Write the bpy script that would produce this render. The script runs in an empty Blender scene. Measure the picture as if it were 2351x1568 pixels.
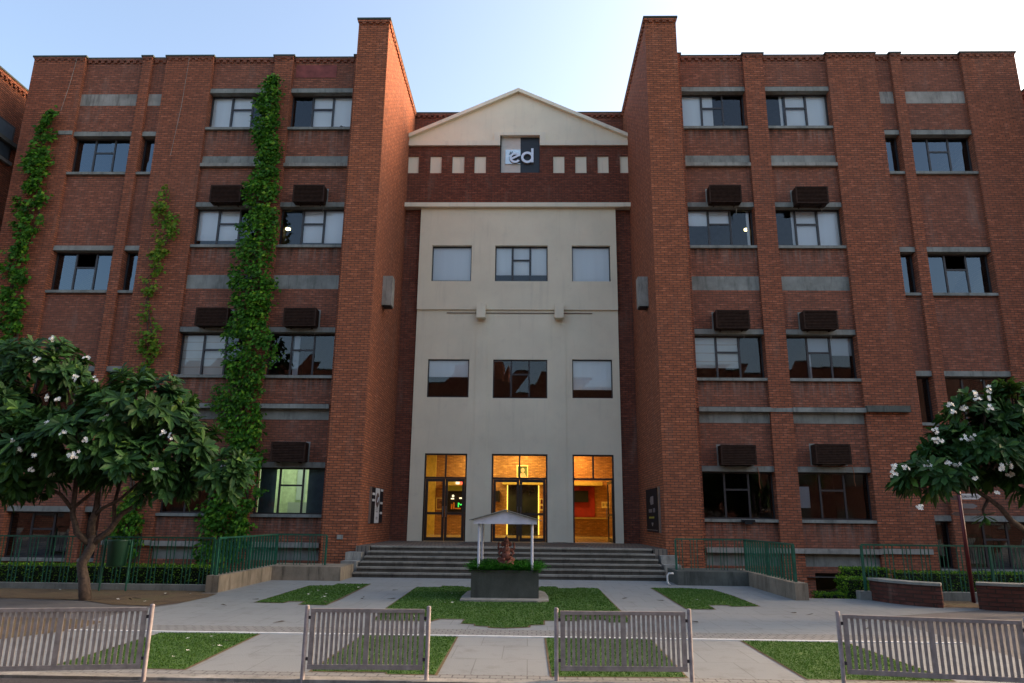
import bpy, math, random
from mathutils import Vector, Matrix
R = math.radians
scene = bpy.context.scene
col = scene.collection
PI = math.pi

# ------------------------------------------------------------------ camera, sky, sun, exposure
cam_d = bpy.data.cameras.new("camera")
cam = bpy.data.objects.new("camera", cam_d); col.objects.link(cam); scene.camera = cam
cam_d.sensor_width = 36.0; cam_d.lens = 36.0 * 1630 / 2351; cam_d.clip_end = 2000; cam_d.clip_start = 0.05
pitch, yaw, roll = R(14.05), R(1.4), R(.62)
f = Vector((-math.sin(yaw) * math.cos(pitch), math.cos(yaw) * math.cos(pitch), math.sin(pitch)))
r = Vector((math.cos(yaw), math.sin(yaw), 0)); u = r.cross(f)
r2 = math.cos(roll) * r + math.sin(roll) * u; u2 = -math.sin(roll) * r + math.cos(roll) * u
cam.matrix_world = Matrix(((r2.x, u2.x, -f.x, 0), (r2.y, u2.y, -f.y, 0), (r2.z, u2.z, -f.z, 1.6), (0, 0, 0, 1)))

SUN_EL, SUN_AZ = R(23), R(70)          # azimuth measured from +Y towards +X
world = bpy.data.worlds.new("World"); scene.world = world; world.use_nodes = True
wn = world.node_tree; bg = wn.nodes["Background"]
sky = wn.nodes.new("ShaderNodeTexSky"); sky.sky_type = 'NISHITA'; sky.sun_disc = False
sky.sun_elevation = SUN_EL; sky.sun_rotation = SUN_AZ
sky.air_density = 1.0; sky.dust_density = 4.6; sky.ozone_density = .5
wn.links.new(sky.outputs[0], bg.inputs[0]); bg.inputs[1].default_value = 0.15
sun_d = bpy.data.lights.new("sun", 'SUN'); sun_d.energy = 1.9; sun_d.angle = R(22); sun_d.color = (1, .60, .32)
sun = bpy.data.objects.new("sun", sun_d); col.objects.link(sun)
sd = Vector((math.sin(SUN_AZ) * math.cos(SUN_EL), math.cos(SUN_AZ) * math.cos(SUN_EL), math.sin(SUN_EL)))
sun.rotation_euler = sd.to_track_quat('Z', 'Y').to_euler()
vs = scene.view_settings
vs.view_transform = 'Standard'; vs.look = 'None'; vs.gamma = 1.0; vs.exposure = 1.6
scene.render.engine = 'CYCLES'

# ------------------------------------------------------------------ materials
def new_mat(name):
    m = bpy.data.materials.new(name); m.use_nodes = True
    nt = m.node_tree; b = nt.nodes["Principled BSDF"]
    return m, nt, b
def N(nt, t, **k):
    n = nt.nodes.new(t)
    for a, v in k.items(): setattr(n, a, v)
    return n
def math_n(nt, op, a, b=None, c=None):
    n = N(nt, "ShaderNodeMath", operation=op)
    for i, v in enumerate((a, b, c)):
        if v is None: continue
        if isinstance(v, (int, float)): n.inputs[i].default_value = v
        else: nt.links.new(v, n.inputs[i])
    return n.outputs[0]
def mixc(nt, fac, a, b, mode='MIX'):
    n = N(nt, "ShaderNodeMix", data_type='RGBA', blend_type=mode)
    for s, v in ((0, fac), (6, a), (7, b)):
        if isinstance(v, (int, float)): n.inputs[s].default_value = v
        elif isinstance(v, tuple): n.inputs[s].default_value = (*v[:3], 1)
        else: nt.links.new(v, n.inputs[s])
    return n.outputs[2]
def noise(nt, vec, scale, detail=4, rough=.55):
    n = N(nt, "ShaderNodeTexNoise"); n.inputs["Scale"].default_value = scale
    n.inputs["Detail"].default_value = detail; n.inputs["Roughness"].default_value = rough
    if vec is not None: nt.links.new(vec, n.inputs["Vector"])
    return n.outputs[0]
def ramp(nt, fac, stops):
    n = N(nt, "ShaderNodeValToRGB"); e = n.color_ramp.elements
    while len(e) > 1: e.remove(e[0])
    e[0].position = stops[0][0]; c = stops[0][1]; e[0].color = (*((c,) * 3 if isinstance(c, (int, float)) else c), 1)
    for p, c in stops[1:]:
        x = e.new(p); x.color = (*((c,) * 3 if isinstance(c, (int, float)) else c), 1)
    nt.links.new(fac, n.inputs[0]); return n.outputs[0]
def position(nt): return N(nt, "ShaderNodeNewGeometry").outputs["Position"]
def scaled(nt, vec, s):
    n = N(nt, "ShaderNodeVectorMath", operation='MULTIPLY'); nt.links.new(vec, n.inputs[0]); n.inputs[1].default_value = s
    return n.outputs[0]
def bump(nt, b, h, dist=.01, st=1.0):
    n = N(nt, "ShaderNodeBump"); n.inputs["Distance"].default_value = dist; n.inputs["Strength"].default_value = st
    nt.links.new(h, n.inputs["Height"]); nt.links.new(n.outputs[0], b.inputs["Normal"])
def plain(name, c, rough=.6, metal=0, var=.12, vs_=6, emit=None, es=1, spec=None):
    m, nt, b = new_mat(name)
    p = position(nt)
    nz = noise(nt, p, vs_, 5)
    dk = tuple(x * (1 - var * 1.6) for x in c); lt = tuple(min(1, x * (1 + var)) for x in c)
    nt.links.new(mixc(nt, ramp(nt, nz, [(.3, 0), (.7, 1)]), dk, lt), b.inputs["Base Color"])
    b.inputs["Roughness"].default_value = rough; b.inputs["Metallic"].default_value = metal
    if emit: b.inputs["Emission Color"].default_value = (*emit, 1); b.inputs["Emission Strength"].default_value = es
    if spec is not None: b.inputs["Specular IOR Level"].default_value = spec
    return m

def wall_uv(nt):
    g = N(nt, "ShaderNodeNewGeometry"); sp = N(nt, "ShaderNodeSeparateXYZ"); nt.links.new(g.outputs["Position"], sp.inputs[0])
    sn = N(nt, "ShaderNodeSeparateXYZ"); nt.links.new(g.outputs["True Normal"], sn.inputs[0])
    isx = math_n(nt, 'GREATER_THAN', math_n(nt, 'ABSOLUTE', sn.outputs[0]), .6)
    uu = math_n(nt, 'ADD', math_n(nt, 'MULTIPLY', sp.outputs[1], isx), math_n(nt, 'MULTIPLY', sp.outputs[0], math_n(nt, 'SUBTRACT', 1.0, isx)))
    cb = N(nt, "ShaderNodeCombineXYZ"); nt.links.new(uu, cb.inputs[0]); nt.links.new(sp.outputs[2], cb.inputs[1])
    return cb.outputs[0], g.outputs["Position"], sp.outputs[2]

def brick_mat(name, c1, c2, mortar, dirt=1.0, sills=False, bw=.24, rh=.0785):
    m, nt, b = new_mat(name)
    uv, pos, z = wall_uv(nt)
    wob = N(nt, "ShaderNodeVectorMath", operation='ADD')
    nn = N(nt, "ShaderNodeTexNoise"); nn.inputs["Scale"].default_value = 9; nt.links.new(uv, nn.inputs["Vector"])
    nt.links.new(uv, wob.inputs[0]); nt.links.new(scaled(nt, nn.outputs[1], (.012, .012, 0)), wob.inputs[1])
    br = N(nt, "ShaderNodeTexBrick"); nt.links.new(wob.outputs[0], br.inputs["Vector"])
    br.inputs["Scale"].default_value = 1; br.inputs["Brick Width"].default_value = bw; br.inputs["Row Height"].default_value = rh
    br.inputs["Mortar Size"].default_value = .011; br.inputs["Mortar Smooth"].default_value = .35; br.inputs["Bias"].default_value = -.05
    br.inputs["Color1"].default_value = (*c1, 1); br.inputs["Color2"].default_value = (*c2, 1); br.inputs["Mortar"].default_value = (*mortar, 1)
    # second layer of odd bricks, light orange and burnt
    b2 = N(nt, "ShaderNodeTexBrick"); nt.links.new(wob.outputs[0], b2.inputs["Vector"]); b2.offset = .5; b2.squash = 1
    b2.inputs["Scale"].default_value = 1; b2.inputs["Brick Width"].default_value = bw; b2.inputs["Row Height"].default_value = rh
    b2.inputs["Mortar Size"].default_value = 0; b2.inputs["Color1"].default_value = (0, 0, 0, 1); b2.inputs["Color2"].default_value = (1, 1, 1, 1)
    odd = noise(nt, scaled(nt, uv, (1 / bw, 1 / rh, 1)), .9, 1, .4)
    c = mixc(nt, math_n(nt, 'MULTIPLY', ramp(nt, odd, [(.56, 0), (.68, 1)]), .42), br.outputs[0], tuple(min(1, x * 1.75 + .03) for x in c1))
    c = mixc(nt, math_n(nt, 'MULTIPLY', ramp(nt, odd, [(.30, 1), (.42, 0)]), .42), c, tuple(x * .45 for x in c2))
    c = mixc(nt, br.outputs[1], c, mortar)
    # broad weather
    big = noise(nt, pos, .35, 5, .6)
    c = mixc(nt, ramp(nt, big, [(.35, 0), (.68, .42 * dirt)]), c, (.165, .078, .055))
    med = noise(nt, scaled(nt, pos, (1.6, 1.6, .45)), 1.3, 5, .65)
    c = mixc(nt, ramp(nt, med, [(.56, 0), (.74, .34 * dirt)]), c, (.27, .20, .16))
    streak = noise(nt, scaled(nt, pos, (5.5, 5.5, .35)), 1.0, 4, .6)
    c = mixc(nt, ramp(nt, streak, [(.57, 0), (.76, .40 * dirt)]), c, (.045, .035, .03))
    if sills:                                   # water stains and lime runs under the window sills
        fz = math_n(nt, 'FRACT', math_n(nt, 'DIVIDE', math_n(nt, 'SUBTRACT', z, 1.585), 4.495))
        run = noise(nt, scaled(nt, pos, (9, 9, .5)), 1.0, 3, .6)
        lo = ramp(nt, fz, [(.84, 0), (.99, 1)])
        c = mixc(nt, math_n(nt, 'MULTIPLY', lo, ramp(nt, run, [(.44, 0), (.66, .62)])), c, (.26, .20, .165))
        run2 = noise(nt, scaled(nt, pos, (3.2, 3.2, .3)), 1.7, 4, .6)
        c = mixc(nt, math_n(nt, 'MULTIPLY', ramp(nt, fz, [(.90, 0), (.995, 1)]), ramp(nt, run2, [(.46, 0), (.6, .7)])), c, (.03, .026, .022))
    nt.links.new(c, b.inputs["Base Color"]); b.inputs["Roughness"].default_value = .9; b.inputs["Specular IOR Level"].default_value = .2
    fine = noise(nt, uv, 60, 3)
    h = math_n(nt, 'ADD', math_n(nt, 'SUBTRACT', 1.0, br.outputs[1]), math_n(nt, 'MULTIPLY', fine, .35))
    h = math_n(nt, 'ADD', h, math_n(nt, 'MULTIPLY', odd, .5))
    bump(nt, b, h, .02, 1)
    return m
M = {}
M['brick'] = brick_mat('red_brick', (.368, .116, .056), (.255, .082, .042), (.085, .054, .040), dirt=.7)
M['brick_infill'] = brick_mat('weathered_brick', (.335, .115, .064), (.235, .083, .050), (.10, .068, .052), dirt=1.05, sills=True)
M['brick_tower'] = brick_mat('tower_brick', (.395, .124, .054), (.285, .090, .043), (.09, .052, .036), dirt=.5)
M['brick_dark'] = brick_mat('dark_brick', (.25, .075, .042), (.16, .052, .033), (.065, .042, .033), dirt=1.1)  # darker brick for the centre bay and back parapet
M['brick_seat'] = brick_mat('shade_darkened_brick', (.11, .032, .022), (.07, .024, .018), (.035, .025, .02), dirt=1.2)  # dim corner and dark reflection put into the base colour, plus grime
M['brick_lobby'] = brick_mat('lobby_brick', (.50, .26, .10), (.38, .19, .08), (.30, .18, .09), dirt=.25)

def concrete_mat(name, c, stain=.6, top_moss=False):
    m, nt, b = new_mat(name); p = position(nt)
    a = noise(nt, p, 1.7, 6, .65)
    cc = mixc(nt, ramp(nt, a, [(.3, 0), (.7, 1)]), tuple(x * .68 for x in c), tuple(x * 1.25 for x in c))
    s = noise(nt, scaled(nt, p, (4, 4, .6)), 1.4, 5, .7)
    cc = mixc(nt, ramp(nt, s, [(.5, 0), (.72, stain)]), cc, tuple(x * .28 for x in c))
    w = noise(nt, p, 5.5, 5, .7)
    cc = mixc(nt, ramp(nt, w, [(.6, 0), (.75, .35)]), cc, tuple(min(1, x * 1.7) for x in c))
    nt.links.new(cc, b.inputs["Base Color"]); b.inputs["Roughness"].default_value = .88; b.inputs["Specular IOR Level"].default_value = .25
    bump(nt, b, noise(nt, p, 40, 4), .006)
    return m
M['concrete'] = concrete_mat('weathered_concrete', (.23, .235, .21))
M['concrete_light'] = concrete_mat('pale_concrete', (.29, .275, .24), .75)
M['concrete_dark'] = concrete_mat('stained_dark_concrete', (.10, .105, .09), .75)
M['peeling'] = concrete_mat('peeling_painted_concrete', (.25, .205, .15), .9)
M['planter'] = concrete_mat('damp_planter_concrete', (.075, .08, .066), .45)
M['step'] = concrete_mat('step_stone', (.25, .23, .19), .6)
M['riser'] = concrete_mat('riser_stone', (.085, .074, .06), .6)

def plaster(name, c, streak=.25):
    m, nt, b = new_mat(name); p = position(nt)
    a = noise(nt, p, .6, 5, .6)
    cc = mixc(nt, ramp(nt, a, [(.3, 0), (.7, 1)]), tuple(x * .9 for x in c), tuple(x * 1.04 for x in c))
    s = noise(nt, scaled(nt, p, (3.5, 3.5, .28)), 1.2, 5, .65)
    cc = mixc(nt, ramp(nt, s, [(.55, 0), (.8, streak)]), cc, tuple(x * .55 for x in c))
    nt.links.new(cc, b.inputs["Base Color"]); blot = noise(nt, p, 2.3, 6, .7)
    cc = mixc(nt, ramp(nt, blot, [(.58, 0), (.78, .28)]), cc, tuple(x * .62 for x in c))
    nt.links.new(cc, b.inputs["Base Color"])
    b.inputs["Roughness"].default_value = .85; b.inputs["Specular IOR Level"].default_value = .2
    bump(nt, b, noise(nt, p, 55, 3), .004)
    return m
M['cream'] = plaster('cream_plaster', (.83, .755, .57), .28)
M['cream_trim'] = plaster('cream_trim_plaster', (.80, .74, .58), .45)
M['coping'] = plain('dark_coping', (.035, .05, .04), .8)
M['frame'] = plain('dark_aluminium', (.030, .026, .027), .45, var=.1)
M['door_frame'] = plain('door_aluminium', (.022, .016, .012), .4, var=.1)
M['interior'] = plain('interior_grey', (.045, .045, .045), .9)
M['interior_floor'] = plain('interior_floor', (.12, .12, .115), .6)
M['lit_room'] = plain('pale_green_room', (.62, .70, .52), .9)
M['dark'] = plain('dark_panel', (.012, .014, .016), .5, spec=.2)
M['ac'] = plain('brown_metal_louvre', (.040, .021, .014), .75, var=.3, vs_=9, spec=.15)
M['green_metal'] = plain('green_painted_steel', (.008, .095, .055), .5, var=.2)
M['green_bin'] = plain('dark_green_plastic', (.008, .055, .028), .5)
M['mauve'] = plain('mauve_painted_steel', (.30, .262, .238), .5, var=.18, vs_=14)
M['mauve_post'] = plain('mauve_post_steel', (.33, .285, .285), .45, var=.2, vs_=14)
M['white_paint'] = plain('white_painted_sheet', (.60, .59, .66), .5, var=.08)
M['roof_edge'] = plain('weathered_roof_sheet', (.26, .24, .21), .7)
M['terracotta'] = plain('terracotta', (.15, .042, .024), .7, var=.3, vs_=20)
M['maroon'] = plain('maroon_paint', (.10, .008, .012), .4)
M['sign_grey'] = plain('grey_sign', (.16, .15, .16), .6)
M['sign_brown'] = plain('brown_sign', (.10, .06, .05), .6)
M['sign_white'] = plain('white_sign', (.62, .62, .62), .5, var=.05)
M['ink'] = plain('sign_ink', (.018, .015, .018), .8, spec=.08)
M['navy'] = plain('navy_panel', (.010, .016, .024), .5)
M['plate'] = plain('pale_blue_plate', (.66, .78, .82), .25, metal=.3, var=.05)
M['letter'] = plain('silver_letter', (.66, .67, .70), .3, metal=.35, var=.05)
M['logo_cream'] = plain('cream_panel', (.60, .57, .50), .6, var=.04)
M['soil'] = None
M['yellow_wall'] = plain('yellow_wall', (.62, .48, .12), .8)
M['red_wall'] = plain('red_wall', (.26, .012, .012), .6)
M['lobby_floor'] = plain('lobby_floor', (.45, .36, .18), .25)
M['blue_film'] = plain('blue_grey_film', (.055, .085, .11), .5)
M['pigeon'] = plain('pigeon_grey', (.04, .042, .05), .7)
M['wire'] = plain('orange_cable', (.22, .07, .02), .6)
M['white_pipe'] = plain('white_plastic', (.6, .6, .58), .4)
M['steel'] = plain('brushed_metal', (.35, .35, .34), .3, metal=.8)
M['skin_tone'] = plain('painted_skin', (.55, .38, .25), .7)
M['gilt'] = plain('gilt_frame', (.75, .62, .30), .5)

def blind_mat(name, c, stripes=False):
    m, nt, b = new_mat(name); p = position(nt)
    w = N(nt, "ShaderNodeTexWave", wave_type='BANDS', bands_direction='X'); w.inputs["Scale"].default_value = 2.2; w.inputs["Distortion"].default_value = 1.5
    nt.links.new(p, w.inputs[0])
    cc = mixc(nt, noise(nt, scaled(nt, p, (3.5, 3.5, .2)), 1.0, 3), tuple(x * .86 for x in c), c)
    if stripes:
        w2 = N(nt, "ShaderNodeTexWave", wave_type='BANDS', bands_direction='Z'); w2.inputs["Scale"].default_value = 1.1; w2.inputs["Distortion"].default_value = .4
        nt.links.new(p, w2.inputs[0])
        cc = mixc(nt, ramp(nt, w2.outputs[1], [(.93, 0), (1, .6)]), cc, (.45, .33, .22))
    nt.links.new(cc, b.inputs["Base Color"]); b.inputs["Roughness"].default_value = .95; b.inputs["Specular IOR Level"].default_value = .1
    return m
M['blind'] = blind_mat('white_blind', (.93, .95, .95))
M['blind_striped'] = blind_mat('striped_blind', (.74, .75, .70), True)
M['blind_dull'] = blind_mat('dull_blind', (.50, .55, .58))

def glass_mat(name, ior, tint, rt=(.9, .95, 1)):
    m = bpy.data.materials.new(name); m.use_nodes = True; nt = m.node_tree; nt.nodes.clear()
    o = N(nt, "ShaderNodeOutputMaterial"); mx = N(nt, "ShaderNodeMixShader")
    tr = N(nt, "ShaderNodeBsdfTransparent"); tr.inputs[0].default_value = (*tint, 1)
    gl = N(nt, "ShaderNodeBsdfGlossy"); gl.inputs["Roughness"].default_value = .015; gl.inputs[0].default_value = (*rt, 1)
    fr = N(nt, "ShaderNodeFresnel"); fr.inputs[0].default_value = ior
    p = position(nt); bp = N(nt, "ShaderNodeBump"); bp.inputs["Distance"].default_value = .012; bp.inputs["Strength"].default_value = .09
    nt.links.new(noise(nt, p, .9, 2), bp.inputs["Height"]); nt.links.new(bp.outputs[0], gl.inputs["Normal"])
    nt.links.new(fr.outputs[0], mx.inputs[0]); nt.links.new(tr.outputs[0], mx.inputs[1]); nt.links.new(gl.outputs[0], mx.inputs[2])
    nt.links.new(mx.outputs[0], o.inputs[0]); return m
M['glass'] = glass_mat('window_glass', 1.6, (.95, .98, .99))
M['glass_dark'] = glass_mat('sky_tinted_window_glass', 2.15, (.25, .29, .32), (.62, .76, .88))  # sky's blue put into the reflection tint
M['glass_door'] = glass_mat('door_glass', 1.45, (.95, .95, .95))

def leaf_mat(name, stops, rough=.45, trans=.25, tc=(.10, .22, .02)):
    m = bpy.data.materials.new(name); m.use_nodes = True; nt = m.node_tree; b = nt.nodes["Principled BSDF"]
    g = N(nt, "ShaderNodeNewGeometry")
    c = ramp(nt, g.outputs["Random Per Island"], stops)
    nz = noise(nt, g.outputs["Position"], 1.3, 3)
    c = mixc(nt, ramp(nt, nz, [(.35, 0), (.7, .55)]), c, stops[0][1])
    nt.links.new(c, b.inputs["Base Color"]); b.inputs["Roughness"].default_value = rough; b.inputs["Specular IOR Level"].default_value = .35
    tl = N(nt, "ShaderNodeBsdfTranslucent"); tl.inputs[0].default_value = (*tc, 1)
    mx = N(nt, "ShaderNodeMixShader"); mx.inputs[0].default_value = trans
    nt.links.new(b.outputs[0], mx.inputs[1]); nt.links.new(tl.outputs[0], mx.inputs[2])
    b.inputs['Specular IOR Level'].default_value = .18
    nt.links.new(mx.outputs[0], nt.nodes["Material Output"].inputs[0]); return m
M['leaf_plumeria'] = leaf_mat('plumeria_leaf', [(0, (.015, .045, .014)), (.5, (.028, .082, .020)), (.9, (.05, .13, .025)), (1, (.11, .20, .03))], .5, .15, (.06, .14, .02))
M['leaf_vine'] = leaf_mat('vine_leaf', [(0, (.018, .068, .008)), (.4, (.042, .15, .010)), (.78, (.085, .25, .014)), (1, (.19, .32, .02))], .55, .25, (.06, .22, .02))
M['leaf_vine_pale'] = leaf_mat('young_vine_leaf', [(0, (.05, .15, .012)), (.6, (.13, .26, .02)), (1, (.28, .26, .03))], .6, .3, (.18, .22, .02))
M['leaf_hedge'] = leaf_mat('hedge_leaf', [(0, (.015, .07, .008)), (.5, (.07, .20, .012)), (1, (.24, .42, .02))], .55, .2, (.08, .20, .01))
M['leaf_fern'] = leaf_mat('fern_leaf', [(0, (.015, .08, .008)), (.6, (.03, .15, .012)), (1, (.08, .25, .02))], .6, .3, (.05, .25, .02))
M['leaf_far'] = leaf_mat('dark_tree_leaf', [(0, (.012, .03, .01)), (1, (.04, .08, .02))], .6, .2)
M['blade'] = leaf_mat('grass_blade', [(0, (.044, .105, .016)), (.6, (.055, .13, .020)), (1, (.085, .14, .03))], .8, .2, (.06, .15, .01))
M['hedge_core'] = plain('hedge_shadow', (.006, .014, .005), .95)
M['petal'] = plain('white_petal', (.78, .76, .68), .6, var=.05)
M['petal_eye'] = plain('yellow_petal_eye', (.7, .5, .08), .6)
M['bark'] = plain('grey_brown_bark', (.075, .050, .036), .85, var=.4, vs_=18)
M['flower_core'] = M['petal_eye']

def ground_mats():
    m, nt, b = new_mat('pale_stone_paving'); p = position(nt)
    br = N(nt, "ShaderNodeTexBrick"); nt.links.new(p, br.inputs["Vector"]); br.inputs["Scale"].default_value = 1
    br.inputs["Brick Width"].default_value = .6; br.inputs["Row Height"].default_value = .9; br.inputs["Mortar Size"].default_value = .006
    br.inputs["Color1"].default_value = (.228, .242, .236, 1); br.inputs["Color2"].default_value = (.205, .217, .212, 1); br.inputs["Mortar"].default_value = (.125, .13, .125, 1)
    n1 = noise(nt, p, .7, 6, .6); c = mixc(nt, ramp(nt, n1, [(.35, 0), (.7, .5)]), br.outputs[0], (.25, .252, .24))
    n2 = noise(nt, p, 3.2, 5, .7); c = mixc(nt, ramp(nt, n2, [(.52, 0), (.72, .5)]), c, (.115, .11, .098))
    nt.links.new(c, b.inputs["Base Color"]); b.inputs["Roughness"].default_value = .75; bump(nt, b, noise(nt, p, 50, 3), .003)
    M['paving'] = m
    m, nt, b = new_mat('small_block_paving'); p = position(nt)
    br = N(nt, "ShaderNodeTexBrick"); nt.links.new(p, br.inputs["Vector"]); br.inputs["Scale"].default_value = 1
    br.inputs["Brick Width"].default_value = .13; br.inputs["Row Height"].default_value = .13; br.inputs["Mortar Size"].default_value = .008
    br.inputs["Color1"].default_value = (.24, .235, .215, 1); br.inputs["Color2"].default_value = (.20, .20, .185, 1); br.inputs["Mortar"].default_value = (.10, .095, .09, 1)
    n2 = noise(nt, p, 2.5, 5, .7); c = mixc(nt, ramp(nt, n2, [(.5, 0), (.75, .4)]), br.outputs[0], (.18, .175, .165))
    nt.links.new(c, b.inputs["Base Color"]); b.inputs["Roughness"].default_value = .8; bump(nt, b, math_n(nt, 'SUBTRACT', 1.0, br.outputs[1]), .006)
    M['blocks'] = m
    m, nt, b = new_mat('bare_soil'); p = position(nt)
    c = ramp(nt, noise(nt, p, 1.4, 7, .7), [(.3, (.060, .040, .018)), (.5, (.125, .078, .036)), (.62, (.115, .088, .035)), (.75, (.045, .058, .018))])
    nt.links.new(c, b.inputs["Base Color"]); b.inputs["Roughness"].default_value = .95; bump(nt, b, noise(nt, p, 18, 6), .03)
    M['soil'] = m
    m, nt, b = new_mat('dark_asphalt'); p = position(nt)
    c = ramp(nt, noise(nt, p, 30, 4, .7), [(.3, (.03, .028, .03)), (.7, (.065, .06, .062))])
    nt.links.new(c, b.inputs["Base Color"]); b.inputs["Roughness"].default_value = .9; bump(nt, b, noise(nt, p, 90, 2), .006)
    M['asphalt'] = m
    m, nt, b = new_mat('worn_brown_paving'); p = position(nt)
    c = ramp(nt, noise(nt, p, .9, 6, .65), [(.3, (.085, .078, .072)), (.7, (.16, .145, .132))])
    nt.links.new(c, b.inputs["Base Color"]); b.inputs["Roughness"].default_value = .85; bump(nt, b, noise(nt, p, 35, 4), .006)
    M['brown_paving'] = m
    m, nt, b = new_mat('turf_base'); p = position(nt)
    c = ramp(nt, noise(nt, p, 2.2, 6, .65), [(.3, (.040, .095, .015)), (.62, (.055, .125, .018)), (.76, (.095, .10, .034))])
    nt.links.new(c, b.inputs["Base Color"]); b.inputs["Roughness"].default_value = .95; bump(nt, b, noise(nt, p, 45, 4), .02)
    M['turf'] = m
    m, nt, b = new_mat('landing_tiles'); p = position(nt)
    br = N(nt, "ShaderNodeTexBrick"); nt.links.new(p, br.inputs["Vector"]); br.inputs["Scale"].default_value = 1
    br.inputs["Brick Width"].default_value = .12; br.inputs["Row Height"].default_value = .5; br.inputs["Mortar Size"].default_value = .012
    br.inputs["Color1"].default_value = (.17, .14, .11, 1); br.inputs["Color2"].default_value = (.13, .11, .09, 1); br.inputs["Mortar"].default_value = (.04, .035, .03, 1)
    nt.links.new(br.outputs[0], b.inputs["Base Color"]); b.inputs["Roughness"].default_value = .8
    M['landing'] = m
ground_mats()
# text-like wave glass painting for the dark opening in the lobby
def emis(name, c, s):
    m, nt, b = new_mat(name); b.inputs["Base Color"].default_value = (*c, 1)
    b.inputs["Emission Color"].default_value = (*c, 1); b.inputs["Emission Strength"].default_value = s; return m
M['lamp_glow'] = emis('lamp_glow', (1, .82, .35), 3)
M['neon_green'] = emis('green_light', (.05, .7, .12), .45)
M['frame_glow'] = emis('yellow_frame_glow', (1, .74, .12), .5)  # yellow door frame made to emit, brightness put into its material
M['exit_red'] = emis('red_backlit', (.9, .10, .05), .8)
M['exit_white'] = emis('white_backlit', (.9, .82, .55), .5)

# ------------------------------------------------------------------ mesh helpers
def origin(o):
    while o is not None and o.parent is not None: o = o.parent
    return Vector(o.location) if o is not None else Vector((0, 0, 0))
class MB:
    def __init__(s): s.v = []; s.f = []; s.m = []; s.mi = 0
    def add(s, vs_, fs):
        n = len(s.v); s.v.extend(vs_)
        for q in fs: s.f.append(tuple(i + n for i in q)); s.m.append(s.mi)
        return s
    def box(s, x0, x1, y0, y1, z0, z1):
        if x0 > x1: x0, x1 = x1, x0
        if y0 > y1: y0, y1 = y1, y0
        return s.add([(x0, y0, z0), (x1, y0, z0), (x1, y1, z0), (x0, y1, z0), (x0, y0, z1), (x1, y0, z1), (x1, y1, z1), (x0, y1, z1)],
              [(0, 3, 2, 1), (4, 5, 6, 7), (0, 1, 5, 4), (1, 2, 6, 5), (2, 3, 7, 6), (3, 0, 4, 7)])
    def obox(s, p0, p1, w, h, up=(0, 0, 1)):        # bar from p0 to p1, w across, h along up
        a = Vector(p0); b = Vector(p1); d = (b - a).normalized(); up = Vector(up)
        sd_ = d.cross(up).normalized() * (w / 2); uu = sd_.cross(d).normalized() * (h / 2)
        c = []
        for e in (a, b):
            for k in ((-1, -1), (1, -1), (1, 1), (-1, 1)): c.append(tuple(e + sd_ * k[0] + uu * k[1]))
        return s.add(c, [(0, 1, 2, 3), (7, 6, 5, 4), (0, 4, 5, 1), (1, 5, 6, 2), (2, 6, 7, 3), (3, 7, 4, 0)])
    def tube(s, pts, rad, n=8, cap=True):
        pts = [Vector(p) for p in pts]; rings = []
        for i, p in enumerate(pts):
            d = (pts[min(i + 1, len(pts) - 1)] - pts[max(i - 1, 0)]).normalized()
            a = d.cross(Vector((0, 1, 0)) if abs(d.y) < .9 else Vector((1, 0, 0))).normalized(); b = d.cross(a)
            rr = rad[i] if hasattr(rad, '__len__') else rad
            rings.append([tuple(p + (a * math.cos(2 * PI * k / n) + b * math.sin(2 * PI * k / n)) * rr) for k in range(n)])
        vs_ = [v for rg in rings for v in rg]; fs = []
        for i in range(len(pts) - 1):
            for k in range(n):
                fs.append((i * n + k, i * n + (k + 1) % n, (i + 1) * n + (k + 1) % n, (i + 1) * n + k))
        if cap: fs.append(tuple(range(n))[::-1]); fs.append(tuple((len(pts) - 1) * n + k for k in range(n)))
        return s.add(vs_, fs)
    def prism(s, poly, a0, a1, axis='y'):            # poly in the two other axes
        def P(p, a):
            return (p[0], a, p[1]) if axis == 'y' else ((a, p[0], p[1]) if axis == 'x' else (p[0], p[1], a))
        n = len(poly); vs_ = [P(p, a0) for p in poly] + [P(p, a1) for p in poly]
        fs = [tuple(range(n)), tuple(range(2 * n - 1, n - 1, -1))] + [(i, i + n, (i + 1) % n + n, (i + 1) % n) for i in range(n)]
        return s.add(vs_, fs)
    def quad(s, a, b, c, d): return s.add([a, b, c, d], [(0, 1, 2, 3)])
    def ell(s, c, rx, ry, rz, n=12, k=8):
        vs_ = []; fs = []
        for i in range(k + 1):
            t = PI * i / k
            for j in range(n):
                q = 2 * PI * j / n; vs_.append((c[0] + rx * math.sin(t) * math.cos(q), c[1] + ry * math.sin(t) * math.sin(q), c[2] + rz * math.cos(t)))
        for i in range(k):
            for j in range(n): fs.append((i * n + j, (i + 1) * n + j, (i + 1) * n + (j + 1) % n, i * n + (j + 1) % n))
        return s.add(vs_, fs)
    def build(s, name, mat, parent=None, smooth=False, **tags):
        o0 = origin(parent)
        me = bpy.data.meshes.new(name)
        me.from_pydata([(v[0] - o0.x, v[1] - o0.y, v[2] - o0.z) for v in s.v], [], s.f)
        for x in (mat if isinstance(mat, (list, tuple)) else [mat]): me.materials.append(x)
        me.polygons.foreach_set("material_index", s.m)
        if smooth: me.polygons.foreach_set("use_smooth", [True] * len(s.f))
        me.validate(); me.update()
        o = bpy.data.objects.new(name, me); col.objects.link(o)
        if parent is not None: o.parent = parent
        for k, v in tags.items(): o[k] = v
        return o
def thing(name, label, cat, loc, group=None):
    o = bpy.data.objects.new(name, None); o.empty_display_size = .2; col.objects.link(o); o.location = loc
    o['label'] = label; o['category'] = cat
    if group: o['group'] = group
    return o
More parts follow.
